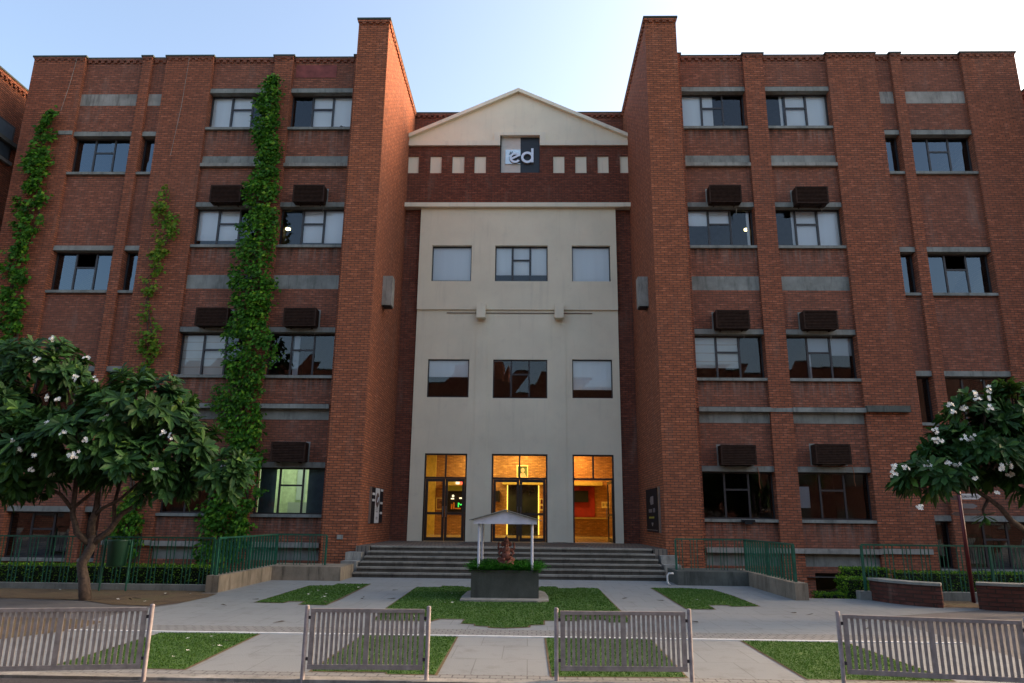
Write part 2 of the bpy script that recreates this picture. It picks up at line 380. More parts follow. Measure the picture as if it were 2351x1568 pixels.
def single(mb, name, mat, label, cat, group=None, smooth=False):
    """a thing that is one mesh, origin at its base centre"""
    xs = [v[0] for v in mb.v]; ys = [v[1] for v in mb.v]; zs = [v[2] for v in mb.v]
    c = Vector(((min(xs) + max(xs)) / 2, (min(ys) + max(ys)) / 2, min(zs)))
    mb.v = [(v[0] - c.x, v[1] - c.y, v[2] - c.z) for v in mb.v]
    o = mb.build(name, mat, None, smooth); o.location = c; o['label'] = label; o['category'] = cat
    if group: o['group'] = group
    return o
def holes(mb, x0, x1, z0, z1, hs, y0, y1):
    """wall sheet of thickness y0..y1 with rectangular openings, as butted boxes"""
    xs = sorted({x0, x1, *[h[0] for h in hs], *[h[1] for h in hs]}); xs = [x for x in xs if x0 <= x <= x1]
    for a, b in zip(xs, xs[1:]):
        if b - a < 1e-5: continue
        mid = (a + b) / 2; cut = sorted([(h[2], h[3]) for h in hs if h[0] < mid < h[1]]); z = z0
        for c, d in cut:
            if c > z + 1e-5: mb.box(a, b, y0, y1, z, c)
            z = max(z, d)
        if z < z1 - 1e-5: mb.box(a, b, y0, y1, z, z1)
def mir(x): return -1.0 - x                       # the building is symmetrical about X = -0.5
def mx(a, b, side): return (a, b) if side < 0 else (mir(b), mir(a))

# ------------------------------------------------------------------ ground
def ring_ground():
    wells = [(-6.0 + 12.05, 15.6, 16.45, 22.6, 0), (-16.6, -6.95, 16.55, 22.6, 0), (-6.65, -4.9, 20.6, 22.6, 0), (3.9, 5.65, 20.6, 22.6, 0)]
    mb = MB()
    xs = sorted({-600, 600, *[w[0] for w in wells], *[w[1] for w in wells]}); ys_ = sorted({-600, 600, *[w[2] for w in wells], *[w[3] for w in wells]})
    for a, b in zip(xs, xs[1:]):
        for c, d in zip(ys_, ys_[1:]):
            mxx, my = (a + b) / 2, (c + d) / 2
            if any(w[0] < mxx < w[1] and w[2] < my < w[3] for w in wells): continue
            mb.quad((a, c, 0), (b, c, 0), (b, d, 0), (a, d, 0))
    mb.build('ground', M['brown_paving'], kind='structure')
    w = MB()
    for k, (x0, x1, y0, y1, _) in enumerate(wells):
        zf = -.9 if k in (0, 3) else -.35
        w.quad((x0, y0, zf), (x1, y0, zf), (x1, y1, zf), (x0, y1, zf))
        w.quad((x0, y0, zf), (x0, y0, 0), (x1, y0, 0), (x1, y0, zf)); w.quad((x0, y0, zf), (x0, y1, zf), (x0, y1, 0), (x0, y0, 0)); w.quad((x1, y0, zf), (x1, y0, 0), (x1, y1, 0), (x1, y1, zf))
    w.build('sunken_ground', M['soil'], kind='structure')
ring_ground()
m = MB()
pv = [(-6.65, 7.74), (5.95, 7.74), (6.1, 11.2), (6.0, 13.3), (9.2, 14.9), (7.45, 15.8), (7.2, 16.42), (6.0, 16.42), (6.0, 20.6), (-6.65, 20.6), (-6.65, 15.4), (-6.5, 13.8), (-6.75, 13.2), (-6.9, 11.2), (-6.9, 7.74)]
m.add([(x, y, .004) for x, y in pv], [tuple(range(len(pv)))]); m.build('paving', M['paving'], kind='structure')
m = MB(); m.quad((-20, 7.78, .008), (20, 7.78, .008), (20, 8.1, .008), (-20, 8.1, .008)); m.quad((-6.9, 10.68, .008), (6.1, 10.68, .008), (6.1, 11.25, .008), (-6.9, 11.25, .008))
m.build('block_paving_strip', M['blocks'], kind='structure')
m = MB(); m.box(-19, 18, 7.62, 7.78, -.05, .03); m.build('kerb', M['concrete_light'], kind='structure')
m = MB(); m.box(-6.5, 6.0, 10.58, 10.66, 0, .016); m.build('white_stone_line', plain('white_marble_edging', (.62, .62, .60), .6), kind='structure')
m = MB(); m.quad((-80, -12, .004), (80, -12, .004), (80, 7.6, .004), (-80, 7.6, .004)); m.build('road', M['asphalt'], kind='structure')
m = MB()
sp = [(-6.55, 15.7), (-6.45, 15.0), (-6.5, 14.2), (-6.8, 13.5), (-7.6, 13.6), (-8.5, 14.2), (-9.9, 14.4), (-11.5, 14.3), (-16, 14.2), (-19.4, 14.2), (-19.4, 16.22), (-6.95, 16.22), (-6.95, 15.7)]
m.add([(x, y, .010) for x, y in sp], [tuple(range(len(sp)))])
sp = [(-19, 9.3), (-7.0, 9.6), (-6.45, 10.6), (-6.5, 11.5), (-7.4, 11.8), (-19, 12.0)]
m.add([(x, y, .010) for x, y in sp], [tuple(range(len(sp)))])
sp = [(7.45, 16.2), (7.55, 15.5), (8.2, 15.0), (9.0, 15.0), (9.4, 16.2)]
m.add([(x, y, .010) for x, y in sp], [tuple(range(len(sp)))])
sp = [(6.2, 9.7), (7.0, 9.2), (18, 8.6), (18, 10.8), (7.5, 11.3)]
m.add([(x, y, .010) for x, y in sp], [tuple(range(len(sp)))])
m.build('bare_soil', M['soil'], kind='structure')

random.seed(5)
patches = {
 'small_left': ([(-5.2, 14.25), (-5.2, 17.75), (-4.65, 17.9), (-4.68, 18.35), (-3.9, 18.4), (-3.8, 15), (-3.76, 13.95), (-4.27, 14.0), (-4.30, 14.5), (-4.64, 14.5), (-4.66, 14.22)], 'small stepped patch of lawn in the paving left of the planter'),
 'main': ([(-2.63, 17.7), (-2.06, 17.8), (-2.06, 18.1), (-1.59, 18.1), (-1.5, 17.85), (.3, 17.95), (.3, 18.3), (.7, 18.35), (.72, 17.9), (1.15, 17.9), (1.2, 18.16), (1.68, 18.0), (1.67, 13.75), (1.69, 12.85), (1.62, 12.2), (1.3, 12.2), (1.3, 12.45), (.8, 12.45), (.8, 12.3), (.26, 12.3), (.25, 11.83), (.02, 11.76), (.01, 11.55), (-.33, 11.42), (-.56, 11.44), (-.58, 11.57), (-.8, 11.6), (-.81, 11.8), (-1.03, 11.82), (-1.01, 12.33), (-1.45, 12.34), (-1.55, 12.05), (-2.46, 12.06), (-2.55, 13.77)], 'large stepped lawn around the concrete planter in the middle of the court'),
 'small_right': ([(3.02, 17.46), (3.01, 18.3), (3.8, 18.35), (4.4, 18.1), (4.52, 16.77), (4.49, 14.75), (3.95, 14.62), (3.93, 14.86), (3.53, 14.8), (3.48, 14.15), (2.97, 14.1)], 'small stepped patch of lawn in the paving right of the planter'),
 'front_far_left': ([(-5.12, 8.15), (-5.1, 10.5), (-3.75, 10.52), (-3.66, 8.12)], 'rectangle of lawn behind the leftmost slatted barrier'),
 'front_left': ([(-2.29, 8.13), (-2.29, 10.53), (-.98, 10.53), (-.97, 8.05), (-1.47, 8.05), (-1.49, 8.15)], 'rectangle of lawn behind the second barrier from the left'),
 'front_right': ([(.26, 8.05), (.26, 10.53), (1.70, 10.53), (1.66, 8.12)], 'rectangle of lawn behind the third barrier from the left'),
 'front_far_right': ([(2.93, 8.12), (2.96, 10.53), (4.35, 10.5), (4.45, 8.15)], 'rectangle of lawn behind the rightmost slatted barrier')}
def inside(p, poly):
    c = False; n = len(poly)
    for i in range(n):
        a, b = poly[i], poly[i - 1]
        if (a[1] > p[1]) != (b[1] > p[1]) and p[0] < (b[0] - a[0]) * (p[1] - a[1]) / (b[1] - a[1]) + a[0]: c = not c
    return c
for nm, (poly, lab) in patches.items():
    m = MB(); n = len(poly)
    ar = sum(poly[i - 1][0] * poly[i][1] - poly[i][0] * poly[i - 1][1] for i in range(n)); sg_ = 1 if ar > 0 else -1; ex = []
    for i in range(n):                                   # worn earth margin a little wider than the turf
        a, b, c = poly[i - 1], poly[i], poly[(i + 1) % n]; nx = ny = 0
        for p, q in ((a, b), (b, c)):
            L_ = math.dist(p, q); nx += (q[1] - p[1]) / L_ * sg_; ny += -(q[0] - p[0]) / L_ * sg_
        k_ = random.uniform(.015, .035); ex.append((b[0] + nx * k_, b[1] + ny * k_, .010))
    m.mi = 2; m.add(ex, [tuple(range(n))]); m.mi = 0
    m.add([(x, y, .012) for x, y in poly], [tuple(range(n))]); m.mi = 1
    x0, x1 = min(p[0] for p in poly), max(p[0] for p in poly); y0, y1 = min(p[1] for p in poly), max(p[1] for p in poly)
    near = y1 < 11; dens = 2600 if near else 1300
    for _ in range(int((x1 - x0) * (y1 - y0) * dens)):
        x, y = random.uniform(x0, x1), random.uniform(y0, y1)
        x += random.gauss(0, .012); y += random.gauss(0, .012)
        if not inside((x, y), poly): continue
        h = random.uniform(.008, .021); a = random.uniform(0, PI); w = random.uniform(.004, .009) * (1 if near else 1.7)
        dx, dy = math.cos(a) * w, math.sin(a) * w; lx, ly = random.gauss(0, .012), random.gauss(0, .012)
        m.add([(x - dx, y - dy, .012), (x + dx, y + dy, .012), (x + lx, y + ly, .012 + h)], [(0, 1, 2)])
    m.build('lawn', [M['turf'], M['blade'], M['soil']], kind='stuff', label=lab, category='lawn')

# ------------------------------------------------------------------ the building
B = thing('brick_building', 'four-storey red brick institute with cream central front, pediment and two tall towers', 'building', (-.5, 22, 0))
YP, YI, YG = 22.60, 22.735, 22.95
ROOF = 18.02
PIL = [(-18.37, -16.45), (-14.30, -13.95), (-13.40, -11.67), (-9.39, -8.69), (-6.42, -6.2)]
INF = [(-16.45, -14.30, 'outer'), (-13.95, -13.40, 'narrow'), (-11.67, -9.39, 'inner'), (-8.69, -6.42, 'inner')]
rows_in = [(15.16, 16.57), (10.66, 12.08), (6.10, 7.56), (1.68, 3.12)]
rows_out = [(13.40, 14.83), (9.0, 10.45), (4.70, 6.20), (.28, 1.68)]

def window(x0, x1, z0, z1, yg, style='three', blinds=(), glass='glass', sill=True, lintel=True, yf=YI, open_top=False, label=None, fw=.045, frame='frame', sill_proud=.10, lintel_proud=.06, fallback=None):
    """style three = two mullions, centre pane split by a transom; blinds = list of (x0,x1,z0,z1) fractions"""
    f_ = MB(); d0, d1 = yg - .03, yg + .03
    f_.box(x0, x0 + fw, d0, d1, z0, z1); f_.box(x1 - fw, x1, d0, d1, z0, z1)
    f_.box(x0 + fw, x1 - fw, d0, d1, z0, z0 + fw); f_.box(x0 + fw, x1 - fw, d0, d1, z1 - fw, z1)
    w = x1 - x0; h = z1 - z0; panes = []
    if style == 'three':
        a, b = x0 + w * .335, x0 + w * .665; zt = z0 + h * .62
        for q in (a, b): f_.box(q - .03, q + .03, d0 + .003, d1 - .003, z0 + fw, z1 - fw)
        f_.box(a + .03, b - .03, d0 + .006, d1 - .006, zt - .028, zt + .028)
        panes = [(x0 + fw, a - .03, z0 + fw, z1 - fw), (a + .03, b - .03, z0 + fw, zt - .028), (a + .03, b - .03, zt + .028, z1 - fw), (b + .03, x1 - fw, z0 + fw, z1 - fw)]
    else: panes = [(x0 + fw, x1 - fw, z0 + fw, z1 - fw)]
    o = f_.build('window', M[frame], B)
    if label: o['label'] = label
    g = MB()
    for k, (a, b, c, d) in enumerate(panes):
        if open_top and k == 2:
            continue
        t1, t2 = random.gauss(0, .0025), random.gauss(0, .0025)
        g.quad((a, yg + t1, c), (b, yg - t1 + t2, c), (b, yg + t1 - t2, d), (a, yg + t2, d))
    g.build('glass', M[glass], o)
    if blinds:
        bl = MB(); kinds = blinds[0] if isinstance(blinds[0], str) else 'blind'
        for q in (blinds[1:] if isinstance(blinds[0], str) else blinds):
            bl.box(x0 + w * q[0], x0 + w * q[1], yg + .07, yg + .078, z0 + h * q[2], z0 + h * q[3])
        bl.build('blind', M[kinds], o)
    if sill:
        MB().box(x0, x1, yf - sill_proud, yg + .05, z0 - .095, z0 - .001).build('sill', M['concrete'], o)
    if lintel:
        MB().box(x0, x1, yf - lintel_proud, yg + .05, z1 + .001, z1 + .17).build('lintel', M['concrete'], o)
    return o
T1, T2, T3 = (0, .335), (.335, .665), (.665, 1)
def pb(t, z0=0, z1=1): return (t[0] + .012, t[1] - .012, z0, z1)
BL = {  # side, column, row
 (-1, 'a', 0): [pb(T1), pb(T2)], (-1, 'b', 0): [pb(T2), pb(T3)],
 (-1, 'a', 1): [pb(T1, .2), pb(T2, .2)], (-1, 'b', 1): [pb(T2, .15), pb(T3, .14)],
 (-1, 'a', 2): ['blind_striped', pb(T1), pb(T2)], (-1, 'b', 2): ['blind_dull', (.36, .44, 0, 1)],
 (-1, 'b', 3): None, (-1, 'a', 3): None,
 (1, 'a', 0): [pb(T1), (.35, .52, 0, 1)], (1, 'b', 0): [pb(T2), pb(T3), (.27, .31, 0, 1)],
 (1, 'a', 1): [pb(T1, .6), pb(T2, .64), (.92, .96, 0, 1)], (1, 'b', 1): [pb(T2), pb(T3), (.29, .33, 0, 1)],
 (1, 'a', 2): ['blind_striped', pb(T1, .27), pb(T2, .27)], (1, 'b', 2): ['blind_dull', pb(T2, .64), pb(T3, .57), (.36, .39, 0, .6)],
 (1, 'a', 3): None, (1, 'b', 3): ['blind_dull', (.02, .2, .25, .7)]}
for side in (-1, 1):
    for k, (a, b) in enumerate(PIL):
        x0, x1 = mx(a, b, side)
        yb = 23.2
        MB().box(x0, x1, YP, yb, -1.2, ROOF).build('pilaster', M['brick'], B)
        MB().box(x0 - .05, x1 + .05, YP - .05, yb + .1, ROOF + .001, ROOF + .065).build('coping', M['coping'], B)
        t = MB(); nb = max(1, int((x1 - x0) / .235)); st = (x1 - x0) / nb
        for i in range(nb): t.box(x0 + st * (i + .5) - .055, x0 + st * (i + .5) + .055, YP - .03, YP - .001, ROOF - .15, ROOF - .075)
        t.box(x0, x1, YP - .035, YP - .0015, ROOF - .073, ROOF - .001)
        t.build('corbel_course', M['brick_infill'], B)
    for (a, b, kind) in INF:
        x0, x1 = mx(a, b, side); rws = rows_in if kind == 'inner' else rows_out
        c = 'a' if (a < -10) == (side < 0) else 'b'
        hs = [(x0 - 1, x1 + 1, z0 - .095, z1 + .17) for z0, z1 in rws]
        if kind == 'inner': hs.append((x0 + .3, x1 - .3, -.62, .12))
        z = -1.2
        for c0, c1 in sorted((h[2], h[3]) for h in hs if h[0] < x0) + [(ROOF - .002, 99)]:
            w = MB(); holes(w, x0, x1, z, c0, [h for h in hs if h[0] > x0 and h[2] > z and h[3] < c0], YI, 23.2)
            w.build('wall', M['brick_infill'], B); z = c1
        if kind == 'inner':
            window(x0 + .3, x1 - .3, -.62, .12, YG, 'one', glass='glass_dark', sill=False, lintel=False, label='dark basement window low in the sunken strip')
        MB().box(x0, x1, YI - .05, 23.3, ROOF + .0, ROOF + .06).build('coping', M['coping'], B)
        t = MB(); nb = int((x1 - x0) / .235); st = (x1 - x0) / max(nb, 1)
        for i in range(nb): t.box(x0 + st * (i + .5) - .06, x0 + st * (i + .5) + .06, YI - .05, YI - .001, ROOF - .17, ROOF - .08)
        t.box(x0, x1, YI - .055, YI - .0015, ROOF - .078, ROOF - .003)
        t.build('corbel_course', M['brick_infill'], B)
        for rr, (z0, z1) in enumerate(rws):
            if kind == 'inner':
                bl = BL[(side, c, rr)]
                window(x0, x1, z0, z1, YG, 'three', bl or (), glass='glass' if rr < 3 else 'glass')
            elif kind == 'outer':
                window(x0, x1, z0, z1, YG, 'three', glass='glass_dark', open_top=(rr == 1))
            else:
                window(x0, x1, z0, z1, YG, 'one', glass='glass_dark')
        # concrete bands
        if kind == 'inner':
            for c0, c1 in ((13.725, 14.05), (9.09, 9.58), (4.65, 4.985), (.3, .68)):
                MB().box(x0, x1, YI - .004, YI - .001, c0, c1).build('concrete_band', M['concrete'], B)
            MB().box(x0, x1, YI - .13, YI - .001, 13.60, 13.722).build('ledge', M['concrete_light'], B)
            MB().box(x0, x1, YI - .22, YI - .001, 4.987, 5.13).build('ledge', M['concrete'], B)
            MB().box(x0, x1, YI - .22, YI - .001, .685, .83).build('ledge', M['concrete_light'], B)
        else:
            MB().box(x0 + .0, x1, YI - .006, YI - .001, 16.09, 16.56).build('concrete_panel', M['concrete_light'], B)
    # strips of the ledge that run over the piers
    if side > 0:
        MB().box(7.69, 8.39, YP - .03, YP - .001, 4.99, 5.12).build('ledge', M['concrete'], B)
        MB().box(10.67, 12.02, YP - .16, YP - .001, 5.0, 5.2).build('ledge', M['concrete_dark'], B, label='blackened mossy concrete ledge end on the wide pier')
    else:
        MB().box(-16.95, -16.45, YP - .03, YP - .001, 14.84, 14.99).build('ledge', M['concrete'], B)
    x0, x1 = mx(-9.39, -8.69, side); MB().box(x0, x1, YP - .08, YP - .001, .685, .83).build('ledge', M['concrete_light'], B)
    x0, x1 = mx(-13.2, -11.67, side); MB().box(x0, x1, YP - .08, YP - .001, .70, .85).build('ledge', M['concrete_light'], B)
    # side and rear walls
    x0, x1 = mx(-18.37, -18.1, side); MB().box(x0, x1, 23.201, 32, -1.2, ROOF - .01).build('wall', M['brick'], B)
    x0, x1 = mx(-18.1, -6.3, side); MB().box(x0, x1, 27.5, 27.8, -1.2, ROOF - .02).build('wall', M['interior'], B)
    it = MB()
    x0, x1 = mx(-12.5, -6.25, side)
    for z in (.5, 4.9, 9.35, 13.85, 17.55): it.box(x0, x1, 23.21, 27.49, z, z + .3)
    xa, xb = mx(-18.09, -12.55, side)
    for z in (-.9, 3.6, 8.0, 12.4, 17.2): it.box(xa, xb, 23.21, 27.49, z, z + .3)
    xa, xb = mx(-12.549, -12.501, side); it.box(xa, xb, 23.21, 27.49, -1.2, 17.9)
    xa, xb = mx(-9.08, -9.0, side)
    for z in (.8, 5.2, 9.65, 14.15): it.box(xa, xb, 23.21, 27.489, z + .001, z + 4.049)
    it.build('interior', M['interior'], B)
    # tower
    x0, x1 = mx(-6.2, -5.1, side)
    MB().box(x0, x1, 22.0, 28.15, -.2, 19.08).build('tower', M['brick_tower'], B)
    MB().box(x0 - .06, x1 + .06, 21.94, 28.2, 19.081, 19.15).build('coping', M['coping'], B)
    t = MB()
    for i in range(4): t.box(x0 + .14 + i * .24, x0 + .26 + i * .24, 21.95, 21.999, 18.90, 18.97)
    t.box(x0 - .03, x1 + .03, 21.955, 21.999, 18.975, 19.08)
    xin = x1 if side < 0 else x0; s_ = 1 if side < 0 else -1
    for i in range(25): t.box(xin + s_ * .001, xin + s_ * .045, 22.1 + i * .24, 22.22 + i * .24, 18.85, 18.95)
    t.box(xin + s_ * .001, xin + s_ * .05, 21.99, 28.14, 18.955, 19.08)
    t.build('corbel_course', M['brick_tower'], B)
# roofs
MB().box(-18.1, -6.25, 23.3, 32, 17.86, 17.95).build('roof', M['concrete_dark'], B)
MB().box(5.25, 17.1, 23.3, 32, 17.86, 17.95).build('roof', M['concrete_dark'], B)

# ---- lit office behind the lowest inner window of the left wing
lr = MB(); lr.box(-8.99, -6.3, 26.2, 26.3, .801, 4.89); lr.box(-8.99, -8.93, 23.21, 26.19, .801, 4.89); lr.box(-6.36, -6.3, 23.21, 26.19, .801, 4.89); lr.box(-8.92, -6.37, 23.21, 26.19, 4.83, 4.89)
lr.build('office_wall', M['lit_room'], B)
cb = MB(); cb.box(-8.5, -6.6, 25.6, 26.19, .81, 2.1); cb.box(-7.9, -7.55, 26.1, 26.19, 2.2, 3.6); cb.box(-8.4, -8.1, 26.1, 26.19, 2.2, 3.6)
cb.build('cupboard', M['blind_dull'], B)
MB().box(-8.6, -8.08, 23.03, 23.04, 1.72, 3.08).build('blind', M['blue_film'], B)
MB().box(-7.05, -6.46, 23.03, 23.04, 1.72, 3.08).build('blind', M['blue_film'], B)
def area(name, loc, sz, e, c, rot=(0, 0, 0), sy=None):
    d = bpy.data.lights.new(name, 'AREA'); d.energy = e; d.color = c; d.size = sz
    if sy: d.shape = 'RECTANGLE'; d.size_y = sy
    o = bpy.data.objects.new(name, d); o.location = loc; o.rotation_euler = rot; col.objects.link(o); return o
area('office_lamp', (-7.6, 24.8, 4.75), 1.0, 20, (.86, 1, .70))
def ceil_lamp(x, y, z, lab):
    c = MB(); c.tube([(x, y, z), (x, y, z + .05)], .085, 20); t = thing('ceiling_light', lab, 'ceiling light', (x, y, z), 'round ceiling lights seen through the office windows')
    c.build('lamp_disc', M['lamp_glow'], t); MB().tube([(x, y, z + .051), (x, y, z + .09)], .10, 20).build('housing', M['steel'], t)
ceil_lamp(-8.84, 24.05, 11.80, 'glowing round ceiling light behind the glass beside the big vine, left wing')
ceil_lamp(7.85, 24.1, 11.82, 'glowing round ceiling light behind the window right of the right tower')

# ---- central bay
YB = 27.0; YW = 26.93
hs_brick = [(-5.1, -4.65, 15.6, 16.38), (-4.17, -3.69, 15.6, 16.38), (-3.24, -2.74, 15.6, 16.38), (-2.31, -1.83, 15.6, 16.38),
            (.98, 1.45, 15.6, 16.38), (1.90, 2.37, 15.6, 16.38), (2.83, 3.29, 15.6, 16.38), (3.76, 4.1, 15.6, 16.38), (-1.25, .42, 15.62, 17.3)]
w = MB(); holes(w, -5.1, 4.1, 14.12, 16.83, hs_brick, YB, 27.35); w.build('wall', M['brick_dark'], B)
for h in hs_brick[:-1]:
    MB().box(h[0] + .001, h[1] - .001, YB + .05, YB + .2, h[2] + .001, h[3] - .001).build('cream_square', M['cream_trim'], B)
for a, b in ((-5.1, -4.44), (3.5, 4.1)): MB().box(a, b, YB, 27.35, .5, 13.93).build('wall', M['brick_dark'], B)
wins_c = [(-3.92, -2.32, 10.80, 12.32, 'one'), (-1.37, .74, 10.80, 12.32, 'three'), (1.71, 3.25, 10.80, 12.32, 'one'),
          (-3.92, -2.31, 6.12, 7.62, 'one'), (-1.38, .72, 6.10, 7.62, 'three'), (1.68, 3.23, 6.12, 7.64, 'one')]
doors = [(-3.90, -2.30), (-1.37, .72), (1.66, 3.20)]
hw = [(a, b, c, d) for a, b, c, d, _ in wins_c] + [(a, b, .79, 3.98) for a, b in doors]
w = MB(); holes(w, -4.44, 3.5, 9.62, 13.93, hw, YW - .08, 27.30); w.build('cream_wall', M['cream'], B)
w = MB(); holes(w, -4.44, 3.5, .5, 9.619, hw, YW, 27.30); w.build('cream_wall', M['cream'], B)
for a, b in ((-2.07, -1.60), (.94, 1.44)): MB().box(a, b, YW - .03, YW - .001, .80, 9.0).build('pilaster_strip', M['cream'], B)
MB().tube([(-3.25, YW - .03, 9.49), (2.49, YW - .03, 9.49)], .014, 8).build('pipe', M['sign_brown'], B)
for a, b in ((-2.05, -1.70), (1.0, 1.35)):
    MB().box(a, b, YW - .36, YW - .081, 9.22, 9.82).build('corbel_block', M['cream'], B)
MB().box(-5.1, 4.1, 26.66, 27.3, 13.935, 14.115).build('cornice', M['cream_trim'], B)
bls = [[(.02, .98, .07, 1)], [(.02, .31, .22, 1), (.35, .65, .22, 1), (.69, .98, .22, 1)], [(.02, .98, .05, 1)], [(.02, .98, .55, 1)], None, [(.02, .98, .23, 1)]]
for (a, b, c, d, st), bl in zip(wins_c, bls):
    window(a, b, c, d, YW + .10, st, bl or (), glass='glass' if d > 8 else 'glass', sill=False, lintel=False, fw=.04)
# pediment
ap = (-.5, 19.33)
def zr(x): return 19.33 - (19.33 - 17.18) * abs(x + .5) / 4.6
pd = MB(); y0, y1 = 26.97, 27.35
pd.prism([(-5.1, 16.831), (-1.25, 16.831), (-1.25, zr(-1.25)), (-5.1, zr(-5.1))], y0, y1)
pd.prism([(.42, 16.831), (4.1, 16.831), (4.1, zr(4.1)), (.42, zr(.42))], y0, y1)
pd.prism([(-1.25, 17.3), (.42, 17.3), (.42, zr(.42)), ap, (-1.25, zr(-1.25))], y0, y1)
pd.build('pediment', M['cream'], B)
tr = MB()
for s_ in (-1, 1):
    e = (-.5 + s_ * 4.6)
    tr.prism([(-.5, 19.33), (e, 17.18), (e, 17.34), (-.5, 19.49)] if s_ > 0 else [(e, 17.18), (-.5, 19.33), (-.5, 19.49), (e, 17.34)], 26.80, 27.38)
tr.build('pediment_coping', M['cream_trim'], B)
tr = MB(); yt = 26.968
tr.box(-5.1, -1.5, 26.90, yt, 16.832, 17.05); tr.box(.66, 4.1, 26.90, yt, 16.832, 17.05)
tr.box(-1.5, -1.251, 26.90, yt, 16.832, 17.44); tr.box(.421, .66, 26.90, yt, 16.832, 17.44); tr.box(-1.251, .421, 26.90, yt, 17.301, 17.44)
tr.build('pediment_trim', M['cream_trim'], B)
# back parapet behind the pediment
MB().box(-5.1, 4.1, 28.15, 28.5, 14.2, 19.08).build('wall', M['brick_dark'], B)
MB().box(-5.1, 4.1, 28.10, 28.6, 19.081, 19.15).build('coping', M['coping'], B)
t = MB()
for i in range(38): t.box(-5.0 + i * .24, -4.88 + i * .24, 28.09, 28.149, 18.88, 18.96)
t.box(-5.1, 4.1, 28.08, 28.149, 18.965, 19.08)
for i in range(38): t.box(-5.0 + i * .24, -4.88 + i * .24, 28.09, 28.149, 18.15, 18.23)
t.build('corbel_course', M['brick_dark'], B)
MB().box(-5.1, 4.1, 27.36, 28.14, 16.5, 16.7).build('roof', M['concrete_dark'], B)
# interior of the centre
it = MB()
for z in (5.2, 9.7, 14.2): it.box(-5.09, 4.09, 27.36, 31.9, z, z + .3)
it.box(-5.09, 4.09, 31.9, 32.1, 5.2, 14.5); it.box(-5.3, -5.1, 28.5, 32.1, 5.2, 14.5); it.box(4.1, 4.3, 28.5, 32.1, 5.2, 14.5)
it.build('interior', M['interior'], B)

# ---- lobby
lob = MB(); lob.box(-7.5, 6.5, 38, 38.3, .7, 5.19); lob.build('lobby_wall', M['brick_lobby'], B)
lb = MB(); lb.box(-7.5, -4.86, 37.8, 37.999, .7, 5.19); lb.box(-5.6, -5.4, 28.2, 37.79, .7, 5.19); lb.box(4.6, 4.8, 28.2, 37.99, .7, 5.19); lb.build('lobby_wall', M['yellow_wall'], B)
lb = MB(); lb.box(-5.39, 4.59, 27.36, 37.99, 5.14, 5.199); lb.build('lobby_ceiling', M['yellow_wall'], B)
MB().box(-7.4, 6.4, 26.95, 38, .6, .785).build('lobby_floor', M['lobby_floor'], B)
def S(x, z): return x * 38 / 31, 1.6 + (z - 1.6) * 38 / 31
def lbox(x0, z0, x1, z1, y0, y1, mb=None):
    a, c = S(x0, z0); b, d = S(x1, z1); mb = mb or MB(); return mb.box(min(a, b), max(a, b), y0, y1, min(c, d), max(c, d))
lbox(-1.09, 3.03, .68, 3.17, 37.6, 37.99).build('soffit', M['yellow_wall'], B)
lbox(1.9, 3.02, 3.14, 3.18, 37.6, 37.99).build('soffit', M['yellow_wall'], B)
lbox(-3.6, 2.96, -2.6, 3.17, 37.5, 37.99).build('soffit', M['yellow_wall'], B)
lbox(1.9, 1.72, 2.83, 2.99, 37.92, 37.99).build('red_panel', M['red_wall'], B)
lbox(1.9, 1.02, 3.3, 1.64, 37.0, 37.6).build('reception_counter', M['brick_lobby'], B)
lbox(1.9, 1.645, 3.3, 1.70, 36.9, 37.7).build('counter_top', M['gilt'], B)
dk = thing('glass_doorway', 'dark glazed doorway with a yellow frame, glow added, at the back of the lobby', 'doorway', (-.26, 37.9, .79))
lbox(-.85, .95, .42, 3.0, 37.9, 37.98).build('dark_glass', plain('painted_dark_glass', (.02, .028, .02), .15, var=.9, vs_=1.2), dk)
lbox(-.90, .97, -.86, 3.01, 37.85, 37.98).build('frame_strip', M['frame_glow'], dk); lbox(.43, .97, .475, 3.01, 37.85, 37.98).build('frame_strip', M['frame_glow'], dk)
tv = lbox(1.9, 2.33, 2.55, 2.8, 37.8, 37.91); single(tv, 'television', M['dark'], 'black flat television on the red wall of the lobby', 'television')
pr = thing('portrait', 'gilt framed portrait of a grey-haired person high on the lobby brick wall', 'picture', (-.3, 37.95, 3.7))
fx = MB()
a, c = S(-.5, 3.30); b, d = S(0, 3.86)
fx.box(a, b, 37.90, 37.99, c, c + .06); fx.box(a, b, 37.90, 37.99, d - .06, d); fx.box(a, a + .06, 37.90, 37.99, c + .061, d - .061); fx.box(b - .06, b, 37.90, 37.99, c + .061, d - .061)
fx.build('frame', M['gilt'], pr); MB().box(a + .061, b - .061, 37.96, 37.985, c + .061, d - .061).build('canvas', plain('green_canvas', (.10, .13, .05), .8), pr)
hd = MB(); hd.ell(((a + b) / 2 + .02, 37.95, c + .42), .095, .012, .13); hd.prism([((a + b) / 2 - .2, c + .07), ((a + b) / 2 + .22, c + .07), ((a + b) / 2 + .12, c + .27), ((a + b) / 2 - .1, c + .27)], 37.945, 37.958); hd.build('painted_figure', M['skin_tone'], pr)
po = thing('poster', 'pale poster with two dark pictures beside the lobby doorway', 'poster', (.72, 37.95, 2.1)); lbox(.5, 1.97, .68, 2.47, 37.94, 37.99).build('sheet', M['gilt'], po)
lbox(.53, 2.25, .62, 2.42, 37.93, 37.939).build('picture', M['maroon'], po); lbox(.53, 2.03, .62, 2.17, 37.93, 37.939).build('picture', M['maroon'], po)
single(lbox(-1.42, 2.31, -1.2, 2.76, 37.6, 37.95), 'loudspeaker', M['dark'], 'black loudspeaker box on the lobby wall left of the doorway', 'speaker')
